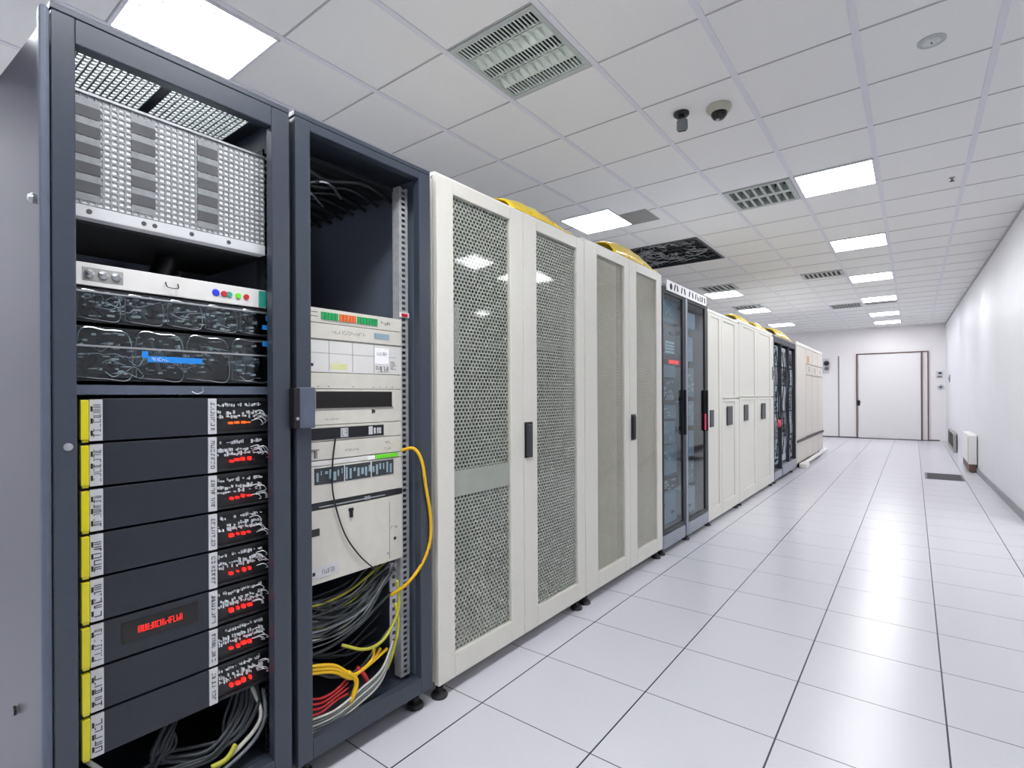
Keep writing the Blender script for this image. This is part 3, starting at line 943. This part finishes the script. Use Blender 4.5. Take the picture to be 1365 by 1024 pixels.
g = bmesh.new(); marks(g, .155, .215, .022, .030, 8, R, 0); marks(g, .33, .36, .036, .046, 3, R, 0); marks(g, .33, .36, .014, .022, 3, R, 0)
part('lettering', g, m_inkl, t)
part('toggle', boxes([(0, .004, .022, .05, .034, .038), (0, .006, .034, .042, .008, .034)]), m_inkl, t)
t, w, h = u2('patch_strip', 1.020, 1.038, 'very thin pale strip with a bright lime green label at its right', m_beige2)
part('lime_label', box(0, .004, .285, .392, .002, .017), m_lime, t)
part('white_tag', box(0, .0035, .25, .283, .002, .014), m_card, t)
t, w, h = u2('window_unit', .895, 1.019, 'beige unit with a wide dark window split into three, below the lime label')
part('dark_window', box(0, .002, .034, .372, .062, .118), m_dkjack, t)
g = bmesh.new()
for q in range(20): bx(g, .002, .0032, .04 + q * .0165, .04 + q * .0165 + R.uniform(.004, .012), .066 + R.uniform(0, .03), .066 + R.uniform(.034, .046))
part('window_detail', g, m_bluegray, t)
part('window_divider', box(.0033, .005, .148, .151, .060, .12), m_label, t)
part('window_divider', box(.0033, .005, .262, .267, .060, .12), m_label, t)
t, w, h = u2('slot_strip', .872, .894, 'narrow black slotted strip above the large beige box in the second rack', m_dark)
part('silver_clip', boxes([(0, .004, .05, .33, .006, .010), (0, .005, .235, .26, .004, .016)]), m_steel, t)
t, w, h = u2('power_unit', .618, .871, 'large plain beige box with a nameplate at lower left, lowest in the second rack')
part('square_cutout', box(0, .0015, .022, .052, .165, .19), m_seam, t)
part('nameplate', box(0, .002, .018, .125, .020, .058), m_label, t)
g = bmesh.new(); marks(g, .06, .11, .03, .046, 6, R, .002); bx(g, .002, .0028, .024, .034, .032, .044)
part('lettering', g, m_ink, t)
part('vertical_seam', box(0, .0008, .352, .354, .01, .23), m_inkl, t)
part('black_clip', boxes([(0, .008, .172, .182, .205, .235), (.0, .006, .168, .186, .228, .238)]), m_black, t)
part('button', lathe(bmesh.new(), (0, .378, .085), [(.006, 0), (.005, .003)], 12, 'x'), m_ink, t)
part('screw', lathe(bmesh.new(), (0, .345, .035), [(.006, 0), (.004, .003)], 12, 'x'), m_steel, t)
g = bmesh.new(); marks(g, .36, .392, .125, .135, 3, R, 0)
part('small_marks', g, m_ink, t)

cable([(-1.60, 1.36, 1.045), (-1.555, 1.385, 1.052), (-1.535, 1.408, 1.00), (-1.535, 1.428, .90), (-1.535, 1.452, .78), (-1.537, 1.452, .68), (-1.545, 1.42, .60), (-1.565, 1.36, .53), (-1.62, 1.32, .48)], .0065, m_yellowc, 'thick bright yellow cable looping outside the right side of the second rack')
cable([(-1.605, 1.068, 1.115), (-1.598, 1.052, 1.03), (-1.598, 1.053, .92), (-1.598, 1.095, .78), (-1.598, 1.16, .68), (-1.598, 1.24, .60)], .0028, m_black, 'thin black cable hanging in an arc across the beige units of the second rack', seg=6)

GB = 'cables in the bundle at the bottom of the second rack'
def sag(yA, zA, yB, zB, drop, x, dx=0):
    return [(x, yA, zA), (x + dx * .4, yA + (yB - yA) * .3, zA + (zB - zA) * .3 - drop * .8), (x + dx, yA + (yB - yA) * .6, zA + (zB - zA) * .6 - drop), (x + dx * .6, yA + (yB - yA) * .85, zA + (zB - zA) * .85 - drop * .4), (x, yB, zB)]
kinds = [(m_dkjack, 'dark grey cable in the upper sagging bundle of the second rack', 24), (m_grayjack, 'mid grey cable in the upper sagging bundle of the second rack', 14), (m_olive, 'yellow-green cable in the upper sagging bundle of the second rack', 4),
         (m_whjack, 'cream cable in the upper sagging bundle of the second rack', 4)]
for m_, lab, n in kinds:
    for k in range(n):
        x = -1.66 + R.uniform(-.10, .045)
        cable(sag(.955, R.uniform(.40, .56), 1.33 + R.uniform(-.03, .04), R.uniform(.56, .61), R.uniform(.03, .09), x, R.uniform(-.03, .03)), R.choice((.0025, .0035, .0045)), m_, lab, lab.replace(' cable ', ' cables ').replace('grey cable', 'grey cables'))
for k in range(8):
    cable(sag(.955, R.uniform(.33, .40), 1.34, R.uniform(.24, .55), R.uniform(.02, .12), -1.68 + R.uniform(-.08, .06), R.uniform(-.02, .03)), R.choice((.004, .006)), m_dkjack, 'black cable slung across the middle of the second rack bottom', 'black cables slung across the middle of the second rack bottom')
for k in range(3):
    cable([(-1.61, .955, .355 - k * .012), (-1.60, 1.05, .325 - k * .012), (-1.60, 1.12, .265 - k * .008), (-1.60, 1.155, .255), (-1.61, 1.22, .262 + k * .004), (-1.62, 1.30 - k * .03, .28 + k * .012)], .006, m_yellowc, 'thick yellow cable forking across the lower part of the second rack', 'thick yellow cables across the lower second rack')
cable([(-1.60, 1.11, .275), (-1.60, 1.145, .23), (-1.60, 1.13, .18), (-1.61, 1.10, .14)], .009, m_yellowc, 'thick yellow cable branch dropping down from the fork in the second rack')
cable([(-1.62, 1.10, .37), (-1.60, 1.18, .33), (-1.60, 1.26, .33), (-1.60, 1.325, .39), (-1.60, 1.345, .46), (-1.60, 1.335, .54)], .006, m_olive, 'long yellow-green cable curving up the right of the second rack')
cable([(-1.61, 1.335, .45), (-1.60, 1.34, .36), (-1.61, 1.325, .27), (-1.62, 1.30, .20)], .006, m_olive, 'yellow-green cable dropping straight at the right of the second rack')
for k in range(4):
    cable([(-1.62, .955, .245 - k * .02), (-1.61, 1.01, .225 - k * .016), (-1.61, 1.07, .228 - k * .012), (-1.615, 1.12, .25 - k * .02)], .0045, m_redjack, 'red cable at the lower left of the second rack', 'red cables at the lower left of the second rack')
cable([(-1.61, 1.155, .27), (-1.60, 1.18, .235), (-1.61, 1.20, .20)], .008, m_redjack, 'short red cable end beneath the yellow fork in the second rack')
for k in range(5):
    cable([(-1.61, .96, .17 - k * .012), (-1.60, 1.06, .165 - k * .010), (-1.60, 1.16, .19 - k * .012), (-1.60, 1.26, .225 - k * .01), (-1.62, 1.33, .30)], .0045, m_grayjack if k % 2 else m_whjack,
          ('grey' if k % 2 else 'cream') + ' cable in the lowest sweep at the floor of the second rack', ('grey' if k % 2 else 'cream') + ' cables in the lowest sweep of the second rack')
t = thing('cable_bracket', (-1.66, 1.345, .25), 'white perforated bracket at the right edge of the second rack behind the cables', 'bracket')
part('bracket_plate', box(0, .004, 0, .055, 0, .34), m_label, t)
g = bmesh.new()
for q in range(10): bx(g, .004, .005, .012, .026, .02 + q * .032, .034 + q * .032)
part('bracket_holes', g, m_line, t)

# ------------------------------------------------------------------ white mesh-door cabinets
def mesh_cabinet(y0, ym, y1, z0, z1, openings, label, handle_y, footys, fine=False, strip=None, door1_right=None):
    t = thing('mesh_door_cabinet', (FX, y0, 0), label, 'cabinet')
    W, D = y1 - y0, .92
    part('side_panel', box(-D, -.03, 0, .015, z0 + .01, z1 - .03), m_white, t)
    part('side_panel', box(-D, -.03, W - .015, W, z0 + .01, z1 - .03), m_white, t)
    part('top_cap', box(-D, -.012, 0, W, z1 - .028, z1), m_whitecap, t, bevel=.01)
    part('rear_panel', box(-D, -D + .015, .016, W - .016, z0 + .01, z1 - .03), m_intr, t)
    part('base_plinth', box(-D, -.03, .016, W - .016, z0, z0 + .04), m_white, t)
    part('inner_post', boxes([(-.09, -.06, ym - y0 - .02, ym - y0 + .02, z0 + .041, z1 - .03)]), m_intr, t)
    for q, (a, b, (oy0, oy1)) in enumerate(((y0, ym, openings[0]), (ym, y1, openings[1]))):
        f = bmesh.new()
        frame(f, -.028, 0, a - y0 + .0015, b - y0 - .0015, z0, z1 - .016, oy0 - a, b - oy1, .165 - z0 + 0, z1 - .016 - (z1 - .075))
        dr = part('door', f, m_white, t, bevel=.003)
        g = bmesh.new()
        sheet(g, oy0 - y0, oy1 - y0, .165, z1 - .075, .0225 if not fine else .0125, .0165 if not fine else .0105, .6, .66, -.018, .001)
        part('perforated_sheet', g, m_sheet if not fine else m_sheet2, dr)
        # pane, slightly bowed outwards like clear plastic sheet
        g = bmesh.new()
        ny, nz = 8, 30
        za, zb = .165, z1 - .075
        vv = [[g.verts.new((-.008 + .004 * math.sin(math.pi * i / ny) * math.sin(math.pi * j / nz), oy0 - y0 + (oy1 - oy0) * i / ny, za + (zb - za) * j / nz)) for j in range(nz + 1)] for i in range(ny + 1)]
        for i in range(ny):
            for j in range(nz): g.faces.new((vv[i][j], vv[i + 1][j], vv[i + 1][j + 1], vv[i][j + 1]))
        part('door_pane', g, m_glass, dr, smooth=True)
        if q == 0 and strip:
            part('cross_bar', box(-.016, -.011, oy0 - y0 + .001, oy1 - y0 - .001, strip[0], strip[1]), m_sheet, dr)
        if q == 1:
            hb = boxes([(.0005, .006, handle_y - y0 - .004, handle_y - y0 + .064, .945, 1.125)])
            hh = part('door_handle', hb, m_black, dr, bevel=.004)
            part('handle_grip', boxes([(.0065, .026, handle_y - y0 + .002, handle_y - y0 + .030, .955, 1.115)]), m_dkjack, hh, bevel=.004)
    feet(t, [f_ - y0 for f_ in footys], h=z0)
    return t
mesh_cabinet(1.503, 2.100, 2.712, .065, 2.188, ((1.600, 1.997), (2.216, 2.628)), 'white double-door cabinet with coarse mesh panes, next to the grey racks', 2.106, (1.54, 2.66), strip=(.825, .935))
mesh_cabinet(2.716, 3.330, 3.912, .065, 2.205, ((2.868, 3.258), (3.447, 3.812)), 'white double-door cabinet with fine beige mesh panes, next to the black glass cabinet', 3.352, (2.76, 3.86), fine=True)
# small white equipment shelf seen through the first mesh door
for (y, z, w, h, lab) in ((1.60, 1.40, .16, .28, 'pale folded sheet standing inside the first mesh cabinet, behind its left door'), (2.25, 1.52, .34, .04, 'thin pale shelf unit inside the first mesh cabinet, behind its right door')):
    t = thing('stored_panel', (-1.66, y, z), lab, 'panel')
    part('panel_face', box(-.3, 0, 0, w, 0, h), m_label, t, bevel=.002)
    part('panel_rim', boxes([(0, .004, 0, w, h - .01, h)]), m_zinc, t)

# ------------------------------------------------------------------ yellow fibre duct on top
def duct(y0, y1, x, z0, hgt, label, n=14, flat=.0):
    t = thing('fibre_duct', (x, y0, z0), label, 'cable duct')
    g = bmesh.new()
    L = y1 - y0
    rings = []
    for i in range(n + 1):
        f = i / n
        hh = hgt * (.35 + .65 * math.sin(math.pi * min(1, .12 + f * .86)) ** .6)
        ring = []
        for k in range(9):
            a = math.pi * k / 8
            for rr in (1,):
                ring.append(g.verts.new((.13 * math.cos(a), f * L, hh * math.sin(a) + .004 * math.sin(i * 2.1))))
        rings.append(ring)
    for a, b in zip(rings, rings[1:]):
        for k in range(8): g.faces.new((a[k], a[k + 1], b[k + 1], b[k]))
    o = part('duct_cover', g, m_yduct, t, smooth=True)
    md = o.modifiers.new('solid', 'SOLIDIFY'); md.thickness = .004
    part('duct_flange', boxes([(.13, .16, 0, L, 0, .006), (-.16, -.13, 0, L, 0, .006)]), m_yduct, t)
    for q_ in (.3, .7): part('duct_rib', box(.131, .145, L * q_, L * q_ + .01, .0062, .03), m_yduct, t)
    return t
duct(2.06, 2.60, -1.72, 2.189, .115, 'yellow cable duct lying on top of the first white mesh cabinet')
duct(3.20, 3.88, -1.72, 2.206, .15, 'yellow cable duct lying on top of the second white mesh cabinet')

# ------------------------------------------------------------------ black glass-door cabinet
BZ0, BZ1 = .045, 2.115
yB = 3.925
t = thing('glass_door_cabinet', (FX, yB, 0), 'black cabinet with two glass doors and a marked white sign strip on top', 'cabinet')
W, D = 5.052 - yB, .9
part('side_panel', box(-D, -.04, 0, .012, BZ0, BZ1), m_dark, t)
part('side_panel', box(-D, -.04, W - .012, W, BZ0, BZ1), m_dark, t)
part('rear_panel', box(-D, -D + .012, .013, W - .013, BZ0, BZ1), m_gray_in, t)
part('top_cap', box(-D, -.01, 0, W, BZ1, BZ1 + .02), m_silver, t)
part('base_plinth', box(-.06, .002, .0, .50, BZ0, .155), m_silver, t, bevel=.012)
part('base_plinth', box(-.06, .004, .56, W, BZ0, .155), m_silver, t, bevel=.012)
part('centre_post', boxes([(-.03, .006, .510, .555, BZ0 + .01, BZ1)]), m_silver, t, bevel=.004)
for a, b, l, r in ((.004, .506, .022, .055), (.560, W - .002, .02, .085)):
    f = bmesh.new(); frame(f, -.025, 0, a, b, .16, BZ1 - .002, l, r, .03, .05)
    dr = part('glass_door', f, m_dark, t, bevel=.003)
    part('door_pane', box(-.012, -.009, a + l, b - r, .19, BZ1 - .052), m_glassd, dr)
    part('door_handle', boxes([(.001, .022, b - r + .008, b - r + .03, .92, 1.30)]), m_black, dr, bevel=.004)
part('red_tag', boxes([(.001, .008, 1.01, 1.05, .93, 1.08)]), m_pinkp, t)
feet(t, (.03, .585), h=.045)
t = thing('sign_strip', (FX, 3.99, 2.085), 'white strip with black symbols along the top front of the black glass cabinet', 'sign')
sp = part('sign_plate', box(.004, .012, 0, .99, 0, .085), m_card, t, bevel=.002)
g = bmesh.new()
lathe(g, (.012, .09, .04), [(.026, 0), (.026, .001)], 16, 'x')
for y_, tilt in ((.17, .4), (.23, -.2), (.33, .3), (.40, -.3), (.52, .25), (.60, -.2), (.68, .3), (.86, .1), (.93, -.3)):
    tube(g, [(.0125, y_ - .015 * tilt * 2, .02), (.0125, y_ + .015 * tilt * 2, .068)], .006, 5, False)
marks(g, .72, .84, .02, .065, 2, R, .012, w=.2)
part('lettering', g, m_ink, sp)

def gear(y0, y1, z0, z1, m, name, label, detail=0, x=-1.60, seed=1, dm=None, dep=.4):
    rr = random.Random(seed)
    t = thing(name, (x, y0, z0), label, 'rack unit')
    w, h = y1 - y0, z1 - z0
    part('body', box(-dep, 0, 0, w, 0, h), m, t, bevel=.004)
    if detail:
        g = bmesh.new()
        for q in range(detail):
            a = rr.uniform(.02, w * .7); c = rr.uniform(.08, .85) * h
            bx(g, 0, .006, a, a + rr.uniform(.03, w * .28), c, c + min(.022, h * .1))
        part('front_fittings', g, dm or m_zinc, t)
    return t
gear(3.96, 4.42, 1.86, 2.04, m_bluegray, 'wiring_box', 'grey box with bright wire ends at the top of the black cabinet, left bay', 7, seed=2)
gear(3.96, 4.36, 1.575, 1.84, m_dkjack, 'grey_panel', 'dark grey panel with a striped white label, left bay of the black cabinet', 3, seed=4, dm=m_ink)
t = gear(4.10, 4.30, 1.60, 1.70, m_card, 'striped_label', 'small white striped label plate in the left bay of the black cabinet', 0, x=-1.588, dep=.01)
g = boxes([(0, .001, .01, .19, .02 + q * .025, .03 + q * .025) for q in range(3)]); part('stripes', g, m_mesh_gray, t)
t = gear(4.14, 4.44, 1.510, 1.555, m_dark, 'alarm_unit', 'black unit with glowing red light in the left bay of the black cabinet', 0, x=-1.59)
part('red_light', boxes([(.001, .008, .03, .24, .008, .036)]), m_red, t)
gear(3.96, 4.36, 1.40, 1.50, m_tealgray, 'blank_unit', 'teal grey blank panel below the red light, left bay of the black cabinet')
gear(3.96, 4.36, 1.20, 1.385, m_dkjack, 'patch_unit', 'patch panel covered with white plug ends, left bay of the black cabinet', 26, seed=9, dm=m_label)
gear(3.96, 4.36, 1.06, 1.175, m_tealgray, 'server_unit', 'teal grey server below the patch panel, left bay of the black cabinet', 3, seed=10)
gear(3.96, 4.34, .86, 1.035, m_bluegray, 'server_unit', 'blue grey server with a silver slot row, mid left bay of the black cabinet', 6, seed=11)
gear(3.96, 4.38, .60, .845, m_bluegray, 'storage_unit', 'large blue grey box above the tangled shelf, left bay of the black cabinet', 4, seed=12)
gear(3.96, 4.42, .47, .575, m_dark, 'cable_tray_unit', 'black tray with pale plugs near the bottom, left bay of the black cabinet', 9, seed=13)
gear(3.96, 4.38, .20, .45, m_bluegray, 'battery_unit', 'lowest blue grey box in the left bay of the black cabinet', 2, seed=14, dm=m_dark)
gear(4.52, 4.86, 1.86, 2.00, m_lav, 'server_unit', 'pale lavender box at the top of the right bay of the black cabinet', 1, seed=15)
gear(4.52, 4.80, 1.56, 1.78, m_bluegray, 'server_unit', 'blue grey box second from top in the right bay of the black cabinet', 3, seed=16)
gear(4.52, 4.82, 1.24, 1.50, m_tealgray, 'switch_unit', 'box with stacked white plug rows in the right bay of the black cabinet', 12, seed=17, dm=m_label)
gear(4.52, 4.82, .98, 1.20, m_bluegray, 'server_unit', 'box with scattered bright fittings, mid height in the black cabinet right bay', 8, seed=18)
gear(4.52, 4.82, .70, .93, m_lav, 'server_unit', 'pale lavender box below the middle in the right bay of the black cabinet', 5, seed=19)
gear(4.52, 4.82, .46, .66, m_silver, 'server_unit', 'silver box with white plug heads low in the right bay of the black cabinet', 6, seed=20)
gear(4.52, 4.84, .20, .42, m_lav, 'server_unit', 'lowest pale lavender box in the right bay of the black cabinet', 2, seed=21, dm=m_dark)

# ------------------------------------------------------------------ white solid-door cabinets
def solid_cabinet(y0, y1, z0, z1, doors, label, footys):
    """doors: (ya, yb, panel ya, panel yb, seam z or None, handle y0, y1, z0, z1)"""
    t = thing('solid_door_cabinet', (FX, y0, 0), label, 'cabinet')
    W, D = y1 - y0, .9
    part('body', box(-D, -.03, 0, W, z0 + .01, z1 - .035), m_white, t)
    part('top_cap', box(-D, -.008, 0, W, z1 - .034, z1), m_whitecap, t, bevel=.012)
    for (a, b, pa, pb, sz, h0, h1, hz0, hz1) in doors:
        segs = [(z0, z1 - .04)] if sz is None else [(z0, sz - .004), (sz + .004, z1 - .04)]
        for q, (c, e) in enumerate(segs):
            pzb = (.165 if q == 0 else c + .02); pzt = e - .03
            f = bmesh.new(); frame(f, -.029, 0, a - y0 + .003, b - y0 - .003, c, e, pa - a, b - pb, pzb - c, e - pzt)
            dr = part('door', f, m_white, t, bevel=.003)
            part('door_panel', box(-.029, -.009, pa - y0, pb - y0, pzb, pzt), m_white, dr)
            if q == 0 and h0:
                part('door_handle', box(.0, .008, h0 - y0, h1 - y0, hz0, hz1), m_dkjack, dr, bevel=.003)
    feet(t, footys, h=z0)
    return t
solid_cabinet(5.056, 6.165, .045, 2.085, [(5.056, 5.50, 5.15, 5.42, None, 5.10, 5.215, .945, 1.11), (5.50, 6.165, 5.555, 5.99, 1.215, 5.69, 5.88, .935, 1.135)], 'white cabinet with two solid doors, right after the black glass cabinet', (.06, 1.05))
solid_cabinet(6.170, 7.990, .045, 2.105, [(6.170, 7.03, 6.36, 6.90, 1.225, 6.37, 6.555, .955, 1.14), (7.03, 7.990, 7.14, 7.76, 1.225, 7.25, 7.46, .94, 1.145)], 'white cabinet with two solid doors, beside the open black rack', (.08, 1.7))
g = thing('wall_plate_lock', (FX, 7.93, 1.55), 'small grey oval lock plate at the upper right edge of the farther white solid cabinet', 'lock')
part('lock_plate', box(.001, .01, -.05, .05, -.09, .09), m_mesh_gray, g, bevel=.004)
part('lock_slot', box(.01, .013, -.02, .02, -.04, .04), m_ink, g)
duct(6.40, 7.10, -1.74, 2.106, .13, 'yellow cable duct over the white solid cabinets, nearer piece')
duct(7.20, 7.95, -1.72, 2.106, .12, 'yellow cable duct over the white solid cabinets, farther piece')

# ------------------------------------------------------------------ far open black rack
yF0, yF1 = 8.0, 9.70
t = thing('open_black_rack', (FX, yF0, 0), 'far open black rack packed with grey equipment columns and loose wires', 'server rack')
W = yF1 - yF0
g = bmesh.new()
for a in (0, .53, 1.11, W - .035): bx(g, -.05, 0, a, a + .03, .16, 2.08)
bx(g, -.05, -.002, .05, W, 2.0, 2.08)
part('upright_posts', g, m_grille, t)
part('body_shell', boxes([(-.85, -.8, 0, W, .06, 2.08), (-.8, -.05, W - .02, W, .06, 2.08), (-.8, -.05, 0, .02, .06, 2.08), (-.8, -.05, .02, W - .02, 2.06, 2.08)]), m_dark, t)
part('top_cap', box(-.85, .0, 0, W, 2.081, 2.10), m_silver, t)
part('base_plinth', boxes([(-.2, .006, .0, .52, .05, .16), (-.2, .012, .56, W, .05, .2)]), m_silver, t, bevel=.015)
part('red_tag', lathe(bmesh.new(), (.0, .30, .84), [(.06, 0), (.05, .03)], 12, 'x'), m_pinkp, t)
feet(t, (.1, 1.4), h=.05)
names_ = ['left', 'middle', 'right']
for c, (a, b) in enumerate(((.07, .50), (.58, 1.07), (1.16, 1.60))):
    z = .24
    k = 0
    cuts = [(.24, .60), (.62, .98), (1.0, 1.38), (1.40, 1.66), (1.68, 1.97)]
    words = ['lowest', 'second lowest', 'middle', 'second highest', 'topmost']
    for q, (z0, z1) in enumerate(cuts):
        gear(yF0 + a, yF0 + b, z0, z1, (m_bluegray, m_lav, m_silver, m_grayjack)[(q * 2 + c) % 4], 'equipment_module', f'{words[q]} module in the {names_[c]} column of the far open black rack', 22, x=-1.585, seed=40 + c * 7 + q, dm=(m_zinc if (q + c) % 2 else m_ink))
for k in range(7):
    y = yF0 + .1 + k * .22
    cable([(-1.575, y, 1.9), (-1.56, y + .08, 1.5), (-1.57, y - .04, 1.1), (-1.56, y + .05, .7), (-1.575, y, .35)], .007, m_dark if k % 2 else m_grayjack, ('black' if k % 2 else 'grey') + ' cable trailing down the front of the far open black rack', ('black' if k % 2 else 'grey') + ' cables down the far open black rack', seg=6)
duct(8.3, 9.6, -1.70, 2.101, .17, 'round yellow cable duct end on top of the far open black rack')

# ------------------------------------------------------------------ last cabinet
yL0, yL1 = 9.78, 12.95
t = thing('panelled_cabinet', (FX, yL0, 0), 'last beige cabinet of the row, with orange marks and a dark band near the floor', 'cabinet')
W = yL1 - yL0
part('body', box(-.9, -.02, 0, W, .08, 2.09), m_last, t)
part('top_cap', box(-.9, .0, 0, W, 2.091, 2.15), m_whitecap, t, bevel=.01)
ys = [0, .98, 1.70, 2.42, W]
for i in range(4):
    a, b = ys[i] + .012, ys[i + 1] - .012
    if i == 0:
        part('panel', box(-.019, 0, a, b, .10, 2.08), m_last, t, bevel=.004)
    else:
        for c, e in ((.10, .44), (.50, 1.60), (1.62, 1.80), (1.82, 2.08)):
            part('panel', box(-.019, 0, a, b, c, e), m_last, t, bevel=.004)
        g = bmesh.new(); marks(g, (a + b) / 2 - .12, (a + b) / 2 + .10, 1.66, 1.76, 2, R, 0, w=.2)
        part('label_marks', g, m_inkl, t)
part('orange_label', boxes([(0, .003, 1.15, 1.32, 1.84, 1.96)]), mat('orange_tan_label', '#d0a060', rough=.6), t)
part('dark_band', box(-.01, .02, .02, W - .02, .445, .485), m_line, t)
part('kick_rail', tube(bmesh.new(), [(.05, .35, .07), (.05, 1.8, .07), (.05, W, .07)], .03, 10), m_whitecap, t)
part('kick_rail_end', box(.0, .12, .2, .5, .0, .09), m_whitecap, t, bevel=.02)
feet(t, (.4, 2.8), h=.08)

# ------------------------------------------------------------------ trunking behind the nearest rack
t = thing('cable_trunking', (-2.25, .30, 2.27), 'dark grey overhead trunking end glimpsed behind the top left of the nearest rack', 'trunking')
part('trunking_body', box(-.06, .06, -1.5, .0, 0, .075), m_dark, t)
part('trunking_lid', box(-.065, .065, -1.5, .002, .075, .13), m_gray, t)
part('hanger_rod', lathe(bmesh.new(), (0, -.4, .13), [(.005, 0), (.005, CEIL - 2.27 - .13)], 8), m_steel, t)
part('hanger_rod', lathe(bmesh.new(), (0, -1.2, .13), [(.005, 0), (.005, CEIL - 2.27 - .13)], 8), m_steel, t)

# small spots without a fitting, added for bright streaks on the right wall
for k, y in enumerate((10.3, 14.2)):
    ld = bpy.data.lights.new('added_streak_spot', 'SPOT')
    ld.energy = 20; ld.spot_size = math.radians(70); ld.spot_blend = 1; ld.shadow_soft_size = .04
    ld.color = (.95, .97, 1)
    lo = bpy.data.objects.new('added_streak_spot', ld)
    COL.objects.link(lo)
    lo.location = (wallx(y) - .22, y, CEIL - .03)
    lo.rotation_euler = (0, math.radians(-6), 0)
